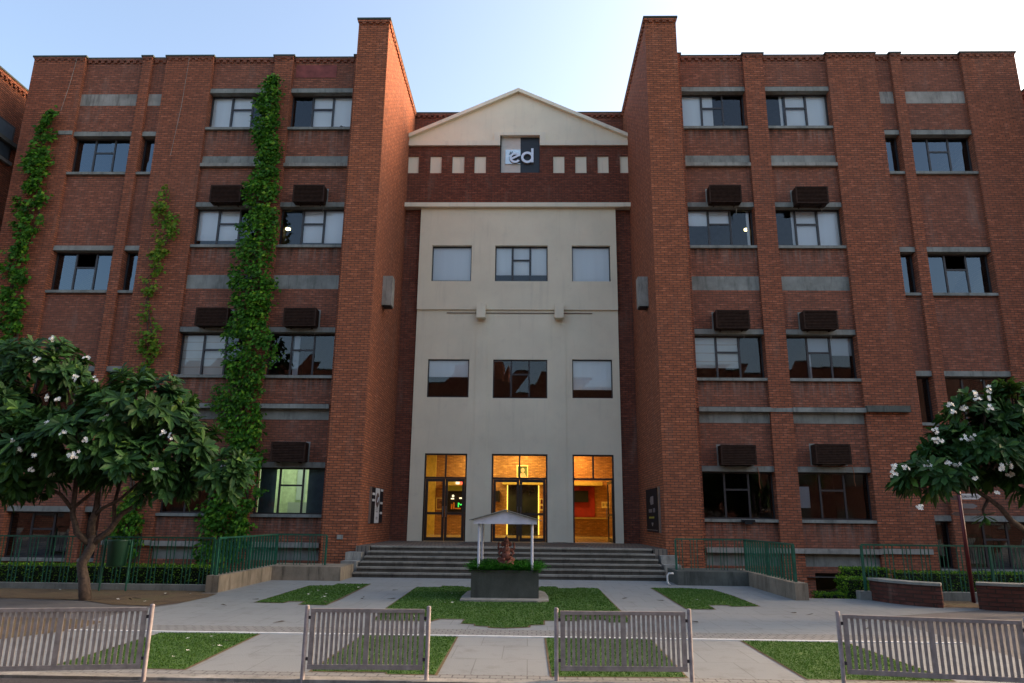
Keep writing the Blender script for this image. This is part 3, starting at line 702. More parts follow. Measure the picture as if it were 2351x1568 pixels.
pc = thing('framed_picture', 'framed dark picture on the lobby wall seen through the left door', 'picture', (-4.6, 37.95, 2.0)); lbox(-3.92, 1.96, -3.6, 2.46, 37.95, 37.99).build('frame', M['gilt'], pc); lbox(-3.88, 2.0, -3.64, 2.42, 37.93, 37.949).build('canvas', plain('brown_canvas', (.22, .10, .06), .7, var=.8, vs_=5), pc)
nb_ = thing('notice_board', 'pale yellow notice board with dark marks on the lobby wall behind the open door', 'notice board', (4, 37.95, 2.2)); lbox(3.12, 2.1, 3.47, 2.36, 37.94, 37.99).build('board', M['gilt'], nb_)
q = MB()
for x_ in (3.17, 3.21, 3.30, 3.34, 3.38, 3.42): lbox(x_, 2.17, x_ + .015, 2.29, 37.93, 37.939, q)
q.build('mark', M['ink'], nb_)
ex = thing('lit_sign', 'small backlit sign, half white half red, above the lobby display', 'sign', (-3.6, 37.4, 3.5)); lbox(-3.06, 3.01, -2.905, 3.17, 37.40, 37.45).build('white_half', M['exit_white'], ex); lbox(-2.90, 3.01, -2.75, 3.17, 37.40, 37.45).build('red_half', M['exit_red'], ex)
ds = thing('display_case', 'dark display case with a green letter M, lamps and figures in the lobby', 'display case', (-3.8, 37.7, 1.9)); lbox(-3.44, 1.87, -2.6, 2.73, 37.90, 37.98).build('back_panel', M['dark'], ds)
lbox(-3.44, 2.75, -2.6, 2.95, 37.85, 37.98).build('header', plain('lime_header', (.40, .50, .10), .7), ds)
a, c = S(-2.96, 2.07); b, d = S(-2.75, 2.25)
l_ = MB(); l_.obox((a, 37.88, c), (a, 37.88, d), .03, .05, (1, 0, 0)); l_.obox((a, 37.86, d), ((a + b) / 2, 37.86, (c + d) / 2), .03, .045, (1, 0, 0)); l_.obox(((a + b) / 2, 37.86, (c + d) / 2), (b, 37.86, d), .03, .045, (1, 0, 0)); l_.obox((b, 37.88, c), (b, 37.88, d), .03, .05, (1, 0, 0)); l_.build('letter_m', M['neon_green'], ds)
l_ = MB(); a, c = S(-3.19, 2.53); l_.ell((a, 37.80, c), .06, .06, .07); a, c = S(-3.28, 2.42); l_.box(a, a + .16, 37.8, 37.88, c - .03, c + .03); a, c = S(-2.92, 2.44); l_.box(a, a + .14, 37.8, 37.88, c - .03, c + .04); l_.build('lamp', M['exit_white'], ds)
l_ = MB(); a, c = S(-3.27, 1.99); l_.box(a, a + .08, 37.78, 37.88, c, c + .26); a, c = S(-3.17, 1.99); l_.box(a, a + .06, 37.78, 37.88, c, c + .33); a, c = S(-3.1, 1.99); l_.box(a, a + .3, 37.8, 37.88, c, c + .06); l_.build('figure', plain('orange_figure', (.7, .25, .03), .6), ds)
area('lobby_lamp', (-2.6, 36.9, 5.05), .8, 42, (1, .70, .24), (R(12), 0, 0), 2.0); area('lobby_lamp', (-.3, 36.9, 5.05), .8, 30, (1, .68, .22), (R(12), 0, 0)); area('lobby_lamp', (2.4, 36.9, 5.05), .8, 38, (1, .52, .14), (R(12), 0, 0))
area('lobby_lamp', (-1.5, 32, 5.05), 3.0, 18, (1, .62, .16))

# ---- doors
def door(x0, x1, kind, label):
    z0, z1, zt = .79, 3.98, 3.08; y = YW + .10; d0, d1 = y - .035, y + .035; fw = .06
    f_ = MB(); f_.box(x0, x0 + fw, d0, d1, z0, z1); f_.box(x1 - fw, x1, d0, d1, z0, z1); f_.box(x0 + fw, x1 - fw, d0, d1, z1 - fw, z1); f_.box(x0 + fw, x1 - fw, d0, d1, zt - .035, zt + .035)
    xm = (x0 + x1) / 2; f_.box(xm - .03, xm + .03, d0 + .002, d1 - .002, zt + .035, z1 - fw)
    o = f_.build('entrance_door', M['door_frame'], B, label=label)
    MB().quad((x0 + fw, y, zt + .035), (x1 - fw, y, zt + .035), (x1 - fw, y, z1 - fw), (x0 + fw, y, z1 - fw)).build('transom_glass', M['glass_door'], o)
    def leaf(a, b, hs_, swing=0):
        l = MB(); t = .095; g = MB(); zb = 1.78
        xa, xb = a + .008, b - .008; d2, d3 = y - .022, y + .022
        for m_, args in ((l, [(xa, xa + t, z0 + .01, zt - .04), (xb - t, xb, z0 + .01, zt - .04), (xa + t, xb - t, z0 + .01, z0 + .14), (xa + t, xb - t, zt - .14, zt - .04), (xa + t, xb - t, zb - .04, zb + .05)]),):
            for q_ in args: m_.box(q_[0], q_[1], d2, d3, q_[2], q_[3])
        g.quad((xa + t, y, z0 + .14), (xb - t, y, z0 + .14), (xb - t, y, zt - .14), (xa + t, y, zt - .14))
        hx = (xb - .05) if hs_ > 0 else (xa + .05)
        h_ = MB().tube([(hx, y - .06, 1.65), (hx, y - .06, 2.05)], .012, 8)
        if swing:
            piv = Vector((xb, y, 0)); rot = Matrix.Rotation(R(swing), 3, 'Z')
            for m_ in (l, g, h_): m_.v = [tuple(rot @ (Vector(v) - piv) + piv) for v in m_.v]
        l.build('door_leaf', M['door_frame'], o); g.build('glass', M['glass_door'], o); h_.build('handle', M['steel'], o)
    if kind == 'double': leaf(x0 + fw, xm, 1); leaf(xm, x1 - fw, -1)
    else: leaf(x0 + fw + .02, x1 - fw, -1, -89)
door(*doors[0], 'double', 'closed double glass door on the left of the three'); door(*doors[1], 'double', 'closed double glass door in the middle behind the small shrine'); door(*doors[2], 'open', 'open glass door on the right showing the red lobby wall')

# ---- logo panel
lg = thing('logo_sign', 'square sign, half cream half navy, with silver lettering ed under the pediment', 'sign', (-.415, 27.1, 15.62))
MB().box(-1.249, -.392, 27.10, 27.18, 15.621, 17.299).build('cream_half', M['logo_cream'], lg); MB().box(-.391, .419, 27.10, 27.18, 15.621, 17.299).build('navy_half', M['navy'], lg)
MB().box(-1.249, -1.20, 27.0, 27.099, 15.621, 17.299).build('edge', M['dark'], lg)
def PX(x): return -1.25 + (x - 180) * .00121
def PZ(y): return 15.62 + (1430 - y) * .001244
def ring(mb, cx, cz, ro, ri, a0, a1, y0, y1, n=40):
    vs_ = []; fs = []
    for i in range(n + 1):
        t = a0 + (a1 - a0) * i / n
        for rr in (ro, ri):
            for y in (y0, y1): vs_.append((cx + rr * math.cos(t), y, cz + rr * math.sin(t)))
    for i in range(n):
        k = 4 * i; fs += [(k, k + 4, k + 6, k + 2), (k + 1, k + 3, k + 7, k + 5), (k, k + 1, k + 5, k + 4), (k + 2, k + 6, k + 7, k + 3)]
    fs += [(0, 2, 3, 1), (4 * n, 4 * n + 1, 4 * n + 3, 4 * n + 2)]
    mb.add(vs_, fs)
MB().box(PX(372), PX(893), 27.05, 27.09, PZ(1088), PZ(557)).build('pale_plate', M['plate'], lg)
e_d = MB(); cx, cz = PX(705), PZ(885); e_d.prism([(cx + .248 * math.cos(t), cz + .242 * math.sin(t)) for t in [2 * PI * i / 36 for i in range(36)] if cx + .248 * math.cos(t) < PX(893)], 27.03, 27.049)
e_d.box(PX(780), PX(893), 27.031, 27.0485, PZ(1060), PZ(790)); e_d.build('letter_disc', M['navy'], lg)  # navy disc behind the letter e
e_l = MB(); ring(e_l, cx, cz, .235, .145, R(22), R(325), 26.98, 27.029); e_l.obox((PX(575), 27.0, PZ(930)), (PX(868), 27.0, PZ(775)), .045, .085, (0, 0, 1)); e_l.build('letter_e', M['letter'], lg)
d_l = MB(); ring(d_l, PX(1130), PZ(870), .262, .160, 0, 2 * PI, 26.98, 27.099); d_l.box(PX(1262), PX(1343), 26.975, 27.098, PZ(1060), PZ(542)); d_l.build('letter_d', M['letter'], lg)
mk = MB(); mk.ell((PX(540), 27.045, PZ(655)), .025, .012, .03); mk.obox((PX(505), 27.04, PZ(735)), (PX(585), 27.04, PZ(695)), .02, .045); mk.obox((PX(580), 27.04, PZ(700)), (PX(612), 27.04, PZ(630)), .02, .025, (1, 0, 0)); mk.build('small_mark', M['navy'], lg)

# ---- concrete uplight boxes on the inner tower walls
for side, lab in ((-1, 'grey concrete light box on the orange-lit inner wall of the left tower'), (1, 'grey concrete light box on the inner wall of the right tower')):
    x0, x1 = mx(-5.099, -4.76, side); t = thing('wall_light_box', lab, 'light box', ((x0 + x1) / 2, 23.6, 8.72), 'concrete light boxes on the towers')
    MB().box(x0, x1, 23.4, 23.82, 8.74, 9.80).build('box', M['concrete_light'], t); MB().box(x0 + .03, x1 - .03, 23.43, 23.79, 8.70, 8.739).build('lamp_recess', M['dark'], t)
# ---- wall sign boards
sg = thing('sign_board', 'tall black and white board with an oval emblem on the left tower inner wall', 'sign', (-5.05, 24.2, 1.43))
X = -5.099
MB().box(X, X + .05, 23.30, 25.22, 1.43, 2.56).build('board', M['ink'], sg); MB().box(X + .051, X + .054, 23.92, 24.62, 1.43, 2.56).build('white_stripe', M['sign_white'], sg)
MB().box(X, X + .06, 23.24, 23.299, 1.42, 2.57).build('edge', M['steel'], sg)
ov = MB(); ov.add([(X + .058, 24.27 + .27 * math.cos(2 * PI * i / 28), 2.17 + .24 * math.sin(2 * PI * i / 28)) for i in range(28)], [tuple(range(28))]); ov.build('emblem', M['sign_brown'], sg)
ov = MB(); ov.obox((X + .062, 24.2, 2.1), (X + .062, 24.36, 2.26), .004, .05, (1, 0, 0)); ov.build('emblem_mark', M['sign_white'], sg)
q = MB()
for (y, z) in ((23.45, 2.32), (23.45, 2.12), (24.75, 2.48), (24.75, 2.05), (24.75, 1.72)): q.box(X + .051, X + .056, y, y + .40, z, z + .075)
q.build('label_plate', M['sign_white'], sg)
q = MB()
for i, (z, w_) in enumerate(((1.90, .45), (1.84, .5), (1.78, .4), (1.6, .28), (1.55, .3))): q.box(X + .055, X + .057, 24.27 - w_ / 2, 24.27 + w_ / 2, z, z + .025)
q.build('text_line', M['sign_grey'], sg)
sg = thing('sign_board', 'tall dark board with faded white and yellow lettering on the right tower inner wall', 'sign', (4.05, 23.9, 1.23)); X = 4.099
MB().box(X - .05, X, 22.72, 25.05, 1.24, 2.62).build('board', M['ink'], sg); MB().box(X - .06, X, 22.66, 22.719, 1.23, 2.63).build('edge', M['steel'], sg)
q = MB(); q.prism([(23.6, 2.12), (24.1, 2.10), (24.25, 2.22), (24.15, 2.36), (23.6, 2.38)], X - .055, X - .051, 'x'); q.build('emblem', M['sign_grey'], sg)
q = MB()
for i in range(5): q.box(X - .055, X - .051, 24.45 - i * .13, 24.53 - i * .13, 1.86, 1.97)
for i in range(3): q.box(X - .055, X - .051, 23.62 - i * .13, 23.70 - i * .13, 1.86, 1.99)
q.build('letters', M['sign_grey'], sg)
q = MB()
for i in range(7): q.box(X - .055, X - .051, 24.4 - i * .14, 24.49 - i * .14, 1.67, 1.73)
q.build('yellow_letters', plain('faded_yellow', (.35, .30, .02), .6), sg)
q = MB(); q.box(X - .055, X - .051, 23.75, 24.05, 1.48, 1.54); q.box(X - .055, X - .051, 23.83, 23.97, 1.43, 1.479)
for i in range(12): q.box(X - .055, X - .051, 24.9 - i * .17, 24.98 - i * .17, 1.295, 1.32)
q.build('small_letters', M['sign_grey'], sg)
single(MB().box(-5.73, -5.55, 21.96, 21.999, .96, 1.09), 'electrical_plate', M['concrete_light'], 'small grey electrical cover plate low on the left tower front', 'cover plate')

# ---- air conditioner cages
acs = [(-11.04, 12.12, 'top row, touching the left of the big vine'), (-8.15, 12.13, 'top row, between big vine and left tower'),
       (-11.02, 7.70, 'above the window with striped blinds'), (-8.09, 7.70, 'just right of the big vine, middle row'),
       (-8.09, 3.29, 'above the green-lit ground floor window'),
       (6.13, 12.12, 'top row, beside the right tower'), (9.04, 12.07, 'top row, farthest right'),
       (6.09, 7.68, 'middle row, beside the right tower'), (8.92, 7.68, 'middle row, farthest right'),
       (5.99, 3.31, 'lowest row, beside the right tower'), (8.90, 3.36, 'lowest row, farthest right')]
for i, (x, z, lab) in enumerate(acs):
    t = thing('air_conditioner_cage', 'dark brown slatted air conditioner cage, ' + lab, 'air conditioner', (x + .53, 22.6, z), 'brown air conditioner cages on the brick wings')
    w_, h_, y0, y1 = 1.06, .60, 22.33, YI - .005
    c = MB(); c.box(x, x + w_, y0 + .03, y1, z, z + h_); c.box(x - .015, x + .03, y0, y0 + .029, z - .01, z + h_ + .01); c.box(x + w_ - .03, x + w_ + .015, y0, y0 + .029, z - .01, z + h_ + .01); c.box(x + .03, x + w_ - .03, y0, y0 + .029, z - .01, z + .02); c.box(x + .03, x + w_ - .03, y0, y0 + .029, z + h_ - .02, z + h_ + .01)
    c.build('cage', M['ac'], t)
    for bx_ in (x + .18, x + w_ - .18): MB().obox((bx_, y0 + .06, z - .025), (bx_, y1, z - .025), .03, .03).build('bracket', M['ac'], t)
    MB().tube([(x + w_ - .1, YI - .03, z - .005), (x + w_ - .09, YI - .025, z - .12 - .03 * (i % 4)), (x + w_ - .11, YI - .02, z - .2 - .06 * (i % 3))], .009, 5).build('drain_hose', M['concrete_light'], t)
    s_ = MB()
    for k in range(11): s_.obox((x + .032, y0 + .012, z + .05 + k * .05), (x + w_ - .032, y0 + .012, z + .05 + k * .05), .022, .018, (0, .5, 1))
    s_.build('slats', M['ac'], t)
    MB().box(x - .045, x + w_ + .045, YI - .004, YI - .0005, z - .03, z + h_ + .055).build('mortar_patch', M['concrete'], t)
for x, z, lab in ((7.17, 3.2, 'thin orange cable hanging from the lowest air conditioner beside the right tower'), (10.1, 3.3, 'thin orange cable hanging from the lowest air conditioner farthest right')):
    single(MB().tube([(x, 22.66, z + .05), (x + .02, 22.62, z - .2), (x + .01, 22.63, z - .42), (x + .04, 22.64, z - .6)], .011, 6), 'cable', M['wire'], lab, 'cable')

single(MB().box(-8.60, -7.1, YI - .012, YI - .003, 17.22, 17.74), 'plaster_patch', plain('red_render', (.22, .055, .045), .85, var=.3, vs_=2.5), 'smooth red rendered patch on the brick under the parapet beside the left tower', 'wall patch')
# ---- pigeon on the top sill
pg = MB(); pg.ell((-6.66, 22.70, 15.155), .10, .045, .045); pg.ell((-6.77, 22.70, 15.215), .03, .028, .03); pg.tube([(-6.79, 22.7, 15.212), (-6.83, 22.7, 15.205)], [.008, .002], 5); pg.tube([(-6.72, 22.70, 15.18), (-6.765, 22.70, 15.21)], [.035, .026], 8); pg.prism([(-6.6, 15.14), (-6.50, 15.115), (-6.50, 15.125), (-6.6, 15.17)], 22.68, 22.72)
pg.tube([(-6.66, 22.69, 15.12), (-6.66, 22.69, 15.065)], .006, 4); pg.tube([(-6.65, 22.715, 15.12), (-6.65, 22.715, 15.065)], .006, 4)
single(pg, 'pigeon', M['pigeon'], 'dark grey pigeon sitting on the sill beside the left tower, top row', 'bird', smooth=True)
sm = MB(); sm.box(6.55, 6.95, 22.55, 22.70, 1.588, 1.66); sm.box(6.62, 6.86, 22.52, 22.549, 1.52, 1.63); single(sm, 'floodlight', M['dark'], 'small black floodlight on the sill beside the right tower', 'lamp')
# thin drop wires on the left wing
for pts, lab in (([(-16.75, 22.57, 18.0), (-16.85, 22.57, 16.9), (-17.0, 22.57, 15.8)], 'thin pale wire above the leftmost vine'), ([(-12.55, 22.57, 18.0), (-12.6, 22.57, 16), (-12.75, 22.57, 14.0)], 'thin pale wire on the wide pier above the sparse vine')):
    single(MB().tube(pts, .007, 5), 'wire', M['concrete_light'], lab, 'wire')

# ------------------------------------------------------------------ entrance steps and landing
st = thing('entrance_steps', 'six wide worn stone steps and landing between the two brick towers', 'steps', (-.5, 20.2, 0))
NS = 6; RH = .79 / NS
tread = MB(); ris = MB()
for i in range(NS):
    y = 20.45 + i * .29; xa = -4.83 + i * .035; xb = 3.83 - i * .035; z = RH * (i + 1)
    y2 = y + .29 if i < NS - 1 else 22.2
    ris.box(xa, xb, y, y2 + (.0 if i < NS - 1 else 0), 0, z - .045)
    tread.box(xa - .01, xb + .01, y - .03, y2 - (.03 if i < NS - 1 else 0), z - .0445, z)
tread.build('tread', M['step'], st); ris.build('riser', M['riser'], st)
l = MB(); l.box(-5.099, 4.099, 22.2, 26.92, .3, .788); l.box(-5.099, -4.7, 21.8, 22.199, .3, .788); l.box(3.7, 4.099, 21.8, 22.199, .3, .788); l.build('landing', M['landing'], st)
MB().box(-2.2, 1.9, 23.2, 25.4, .7885, .80).build('door_grating', plain('grating', (.07, .055, .045), .8), st)
for a, b in ((-5.3, -4.84), (3.84, 4.3)):
    MB().box(a, b, 20.9, 21.99, 0, .40).box(a, b, 21.4, 21.98, .401, .62).build('side_block', M['concrete_light'], st)

# ------------------------------------------------------------------ low walls and railings
def lowwall(side, lab):
    t = thing('retaining_wall', lab, 'low wall', (mx(-6.8, -6.8, side)[0], 18, 0), 'low concrete walls beside the steps')
    x0, x1 = mx(-6.93, -6.65, side); MB().box(x0, x1, 15.95, 20.6, 0, .35).build('long_wall', M['peeling'], t)
    x0, x1 = mx(-6.649, -4.85, side); MB().box(x0, x1, 19.2, 20.6, 0, .348).build('short_wall', M['concrete_dark' if side > 0 else 'peeling'], t)
lowwall(-1, 'low peeling concrete wall turning a corner left of the steps'); lowwall(1, 'low concrete wall turning a corner right of the steps')
def baluster_run(mb, p0, p1, z0, z1, grp=3, step=.085, gap=.22, w=.014, d=.014, jitter=0):
    a = Vector(p0); b = Vector(p1); L = (b - a).length; d_ = (b - a) / L; s = .1; k = 0
    while s < L - .05:
        p = a + d_ * s; mb.box(p.x - w / 2, p.x + w / 2, p.y - d / 2, p.y + d / 2, z0, z1)
        k += 1; s += step if k % grp else gap
def railing(name, label, pts, z0, z1, post_every, cat='railing', grp=3, step=.085, gap=.22, bw=.016, kerb=None, group=None):
    c = Vector(pts[0]); t = thing(name, label, cat, (c[0], c[1], z0), group)
    rl = MB(); bl = MB()
    for k, (p, q) in enumerate(zip(pts, pts[1:])):
        rl.obox((*p, z1), (*q, z1), .045, .035); L = math.dist(p, q)
        n = max(1, round(L / post_every))
        for i in range(n + (k == len(pts) - 2)):
            x = p[0] + (q[0] - p[0]) * i / n; y = p[1] + (q[1] - p[1]) * i / n
            MB().box(x - .024, x + .024, y - .024, y + .024, z0 + .001, z1 - .018).build('post', M['green_metal'], t)
        along_y = abs(q[1] - p[1]) > abs(q[0] - p[0])
        baluster_run(bl, (*p, 0), (*q, 0), z0 + .001, z1 - .019, grp, step if not along_y else .2, gap if not along_y else .2, bw if not along_y else .045, bw)
    rl.build('top_rail', M['green_metal'], t); bl.build('balusters', M['green_metal'], t)
    return t
railing('green_railing', 'green steel railing on the low concrete wall left of the steps', [(-6.79, 16.05), (-6.79, 19.85), (-5.45, 19.85)], .35, 1.13, 2.0)
railing('green_railing', 'green steel railing on the low concrete wall right of the steps', [(5.79, 16.25), (5.79, 19.85), (3.95, 19.85)], .35, 1.13, 2.0)
fl = railing('green_fence', 'green steel fence on a low kerb behind the left frangipani tree', [(-6.98, 16.3), (-19.3, 16.3)], .13, 1.12, 2.6)
MB().box(-19.3, -6.94, 16.22, 16.40, 0, .129).build('kerb', M['concrete'], fl)
fr_ = railing('green_fence', 'green steel fence behind the curved brick planter on the right', [(7.28, 16.3), (18.3, 16.3)], .18, 1.14, 2.6)
MB().box(7.12, 18.3, 16.20, 16.42, 0, .179).build('kerb', M['concrete'], fr_)

# ------------------------------------------------------------------ leaves
def leaf(mb, p, d, nrm, L, W, fold=.25, droop=.25):
    """lance-shaped leaf, 6 quads/tris, folded along its midrib"""
    d = d.normalized(); s = d.cross(nrm)
    if s.length < 1e-3: s = d.cross(Vector((1, 0, 0)))
    s.normalize(); n = s.cross(d).normalized(); v = []
    for t, w in ((0, .10), (.35, .62), (.72, 1.0), (1.0, 0)):
        c = p + d * (L * t) - Vector((0, 0, droop * L * t * t))
        if w < .01: v.append(tuple(c)); continue
        v += [tuple(c - s * (W / 2 * w) + n * (fold * W / 2 * w)), tuple(c), tuple(c + s * (W / 2 * w) + n * (fold * W / 2 * w))]
    mb.add(v, [(0, 1, 4, 3), (1, 2, 5, 4), (3, 4, 7, 6), (4, 5, 8, 7), (6, 7, 9), (7, 8, 9)])
def rleaf(mb, p, d, nrm, L, W):
    d = d.normalized(); s = d.cross(nrm)
    if s.length < 1e-3: return
    s.normalize(); mb.add([tuple(p), tuple(p + d * L * .45 + s * W / 2), tuple(p + d * L - Vector((0, 0, L * .12))), tuple(p + d * L * .45 - s * W / 2)], [(0, 1, 2, 3)])
def rv(): return Vector((random.gauss(0, 1), random.gauss(0, 1), random.gauss(0, 1))).normalized()
def in_lobe(p, l, s=1.0): return ((p.x - l[0]) / l[3]) ** 2 + ((p.y - l[1]) / l[4]) ** 2 + ((p.z - l[2]) / l[5]) ** 2 < s
def rosette(mb, p, ax, n, L, W):
    ax = ax.normalized(); a = ax.orthogonal().normalized(); b = ax.cross(a)
    for k in range(n):
        q = 2.4 * k + random.uniform(-.3, .3); op = R(random.uniform(38, 62) + 45 * (k / n)); rad = a * math.cos(q) + b * math.sin(q)
        d = ax * math.cos(op) + rad * math.sin(op); Lk = L * random.uniform(.7, 1.12)
        leaf(mb, p + ax * (.10 * (1 - k / n)), d, ax, Lk, W * random.uniform(.8, 1.2), .3, random.uniform(.05, .38))
def flower(mb, p, n, r):
    """one five-petalled flower facing n"""
    n = n.normalized(); a = n.orthogonal().normalized(); b = n.cross(a); off = random.uniform(0, 2)
    for k in range(5):
        t = off + 2 * PI * k / 5; d = a * math.cos(t) + b * math.sin(t); s = n.cross(d)
        mb.mi = 0
        mb.add([tuple(p), tuple(p + d * r * .6 + s * r * .36 + n * r * .12), tuple(p + d * r + n * r * .25), tuple(p + d * r * .6 - s * r * .28 + n * r * .16)], [(0, 1, 2, 3)])
    mb.mi = 1; mb.add([tuple(p + n * .004 + (a * math.cos(t) + b * math.sin(t)) * r * .16) for t in (0, 1.57, 3.14, 4.71)], [(0, 1, 2, 3)])
def plumeria(base, label, lobes, limbs, flowers, nros, seed, group=None):
    random.seed(seed); t = thing('frangipani_tree', label, 'tree', base)
    tr_ = MB()
    for pts, ra in limbs: tr_.tube(pts, ra, 10)
    tips = []
    vol = sum(l[3] * l[5] + l[3] * l[4] for l in lobes); cr = MB()
    for l in lobes:
        n = int(nros * (l[3] * l[5] + l[3] * l[4]) / vol); k = 0; tries = 0
        while k < n and tries < n * 30:
            tries += 1; d = rv(); rr = random.uniform(.62, 1.0)
            if d.y > .55 and random.random() < .7: continue
            if d.z < -.3 and random.random() < .35: continue
            p = Vector((l[0] + d.x * l[3] * rr, l[1] + d.y * l[4] * rr, l[2] + d.z * l[5] * rr))
            if any(o is not l and in_lobe(p, o, .42) for o in lobes): continue
            ax = Vector((d.x * .8, d.y * .8, d.z * .55 + .45)) + rv() * .25
            rosette(cr, p, ax, random.randint(17, 24), random.uniform(.25, .37), .105); tips.append(p); k += 1
            if random.random() < .35: tr_.tube([tuple(p), tuple(p - ax.normalized() * .28), tuple(Vector(l[:3]) * .35 + (p - ax.normalized() * .28) * .65 - Vector((0, 0, .12)))], [.014, .018, .024], 5)
    tr_.build('trunk', M['bark'], t, smooth=True); cr.build('crown', M['leaf_plumeria'], t)
    for (x, z) in flowers:
        ty = 1e9                                      # front surface of the crown at that place
        for l in lobes:
            q = 1 - ((x - l[0]) / l[3]) ** 2 - ((z - l[2]) / l[5]) ** 2
            if q > 0: ty = min(ty, l[1] - l[4] * math.sqrt(q))
        if ty > 1e8: ty = min(lobes, key=lambda l: (l[0] - x) ** 2 + (l[2] - z) ** 2)[1] - .5
        y = ty - .16; s = y / (base[1] - .7); m_ = MB(); c = Vector((x * s, y, 1.6 + (z - 1.6) * s))
        for _ in range(random.randint(4, 7)):
            o = rv() * random.uniform(.015, .065); flower(m_, c + o, Vector((o.x * 5, -1 + o.y * 3, .35 + o.z * 5)) + rv() * .35, random.uniform(.029, .041))
        m_.build('flower_cluster', [M['petal'], M['petal_eye']], t)
    return t
Y1 = 14.3
L1 = [(-10.17, Y1, 4.42, 1.0, .95, .66), (-7.95, Y1, 3.70, 1.05, 1.0, .78), (-10.52, Y1 - .2, 3.15, 1.1, 1.1, .9), (-8.94, Y1 - .3, 2.95, 1.4, 1.15, .62), (-6.95, Y1, 2.80, .78, .85, .62), (-6.20, Y1 + .1, 2.38, .62, .6, .42), (-10.1, Y1 - .2, 2.40, 1.05, 1.0, .40), (-7.72, Y1 - .3, 2.52, .9, .9, .42), (-11.6, Y1, 3.6, 1.05, 1.1, 1.1), (-7.15, Y1 - .3, 2.06, .36, .36, .30), (-10.6, Y1 - .4, 2.15, .6, .5, .28)]
limb1 = [([(-8.50, Y1, -.1), (-8.60, Y1, .35), (-8.70, Y1, .66), (-8.55, Y1, 1.0), (-8.58, Y1, 1.2)], [.12, .10, .09, .085, .08]),
 ([(-8.58, Y1, 1.15), (-8.62, Y1, 1.45), (-8.56, Y1, 1.75), (-8.66, Y1 + .1, 2.2), (-8.7, Y1 + .1, 2.9)], [.085, .07, .055, .045, .035]),
 ([(-8.60, Y1, 1.05), (-8.82, Y1 - .1, 1.25), (-8.97, Y1 - .1, 1.62), (-8.99, Y1 - .1, 2.0), (-9.1, Y1, 2.6)], [.075, .06, .05, .042, .03]),
 ([(-8.97, Y1 - .1, 1.68), (-9.20, Y1 - .2, 1.98), (-9.55, Y1 - .2, 2.12), (-10.0, Y1, 2.5)], [.042, .036, .03, .024]),
 ([(-8.98, Y1 - .1, 1.72), (-8.80, Y1 + .2, 2.05), (-8.75, Y1 + .2, 2.5)], [.038, .03, .024]),
 ([(-8.55, Y1, 1.05), (-8.30, Y1 + .1, 1.3), (-8.10, Y1 + .1, 1.62), (-7.6, Y1 + .1, 1.95), (-7.0, Y1, 2.35)], [.075, .06, .05, .038, .028]),
 ([(-8.22, Y1 + .1, 1.42), (-8.28, Y1 + .1, 1.8), (-8.22, Y1 + .1, 2.3)], [.042, .036, .028]),
 ([(-8.56, Y1, 1.6), (-8.40, Y1 - .1, 1.72), (-8.0, Y1 - .2, 1.9), (-7.6, Y1 - .2, 2.3)], [.04, .034, .03, .024]),
 ([(-8.62, Y1, 1.5), (-8.78, Y1 + .3, 1.75), (-8.85, Y1 + .4, 2.3)], [.04, .034, .026])]
fl1 = [(-9.54, 5.02), (-9.79, 4.59), (-8.79, 4.61), (-9.48, 3.81), (-9.26, 3.8), (-9.39, 3.31), (-8.24, 3.43), (-9.02, 3.15), (-9.98, 2.95), (-9.8, 2.79), (-9.49, 2.67), (-9.5, 2.44), (-9.14, 2.33), (-8.7, 2.73), (-8.55, 3.01), (-8.54, 4.2), (-8.97, 4.22), (-7.07, 3.14), (-6.92, 3.08), (-7.14, 2.46), (-8.81, 2.69)]
plumeria((-8.5, Y1, 0), 'large white-flowering frangipani tree with a crooked trunk on the left', L1, limb1, fl1, 560, 11)
Y2 = 13.5
L2 = [(8.48, Y2, 3.42, .60, .6, .54), (9.22, Y2, 3.52, .65, .65, .6), (7.58, Y2 - .1, 2.50, .46, .5, .26), (8.48, Y2 - .1, 2.84, .62, .7, .40), (9.25, Y2, 2.45, .45, .5, .34), (7.28, Y2 - .1, 2.38, .36, .35, .28), (9.75, Y2, 2.9, .72, .7, .8), (8.0, Y2, 2.95, .45, .5, .3)]
limb2 = [([(9.75, Y2 + .4, -.1), (9.7, Y2 + .4, .6), (9.5, Y2 + .3, 1.1), (9.15, Y2 + .2, 1.5)], [.12, .10, .085, .07]),
 ([(9.15, Y2 + .2, 1.5), (8.85, Y2 + .1, 1.66), (8.62, Y2, 1.9), (8.43, Y2, 2.06), (8.2, Y2, 2.22), (7.9, Y2, 2.5)], [.06, .05, .045, .04, .035, .025]),
 ([(9.5, Y2 + .3, 1.1), (9.5, Y2 + .2, 1.8), (9.2, Y2, 2.6), (9.1, Y2, 3.3)], [.07, .055, .04, .03]), ([(8.43, Y2, 2.06), (8.3, Y2, 1.85), (8.27, Y2 - .05, 1.78)], [.03, .025, .02]),
 ([(8.2, Y2, 2.22), (8.25, Y2, 2.5), (8.22, Y2, 2.9)], [.02, .018, .015])]
fl2 = [(8.57, 4.03), (8.55, 3.87), (8.29, 3.94), (8.32, 3.85), (7.81, 3.72), (7.82, 3.6), (8.03, 3.7), (8.53, 3.7), (7.47, 3.25), (7.46, 3.09), (7.56, 3.06), (7.98, 3.12), (8.11, 3.13), (6.64, 2.59), (6.83, 2.57), (6.61, 2.46), (7.24, 2.65), (7.64, 2.67), (7.77, 2.64), (7.99, 2.5), (8.07, 2.4), (8.56, 2.61), (8.7, 2.48), (8.72, 2.65), (8.42, 2.15), (7.0, 1.89)]
t2 = plumeria((9.75, Y2 + .4, 0), 'white-flowering frangipani tree leaning over the signpost on the right', L2, limb2, fl2, 230, 23)
m = MB(); random.seed(8)
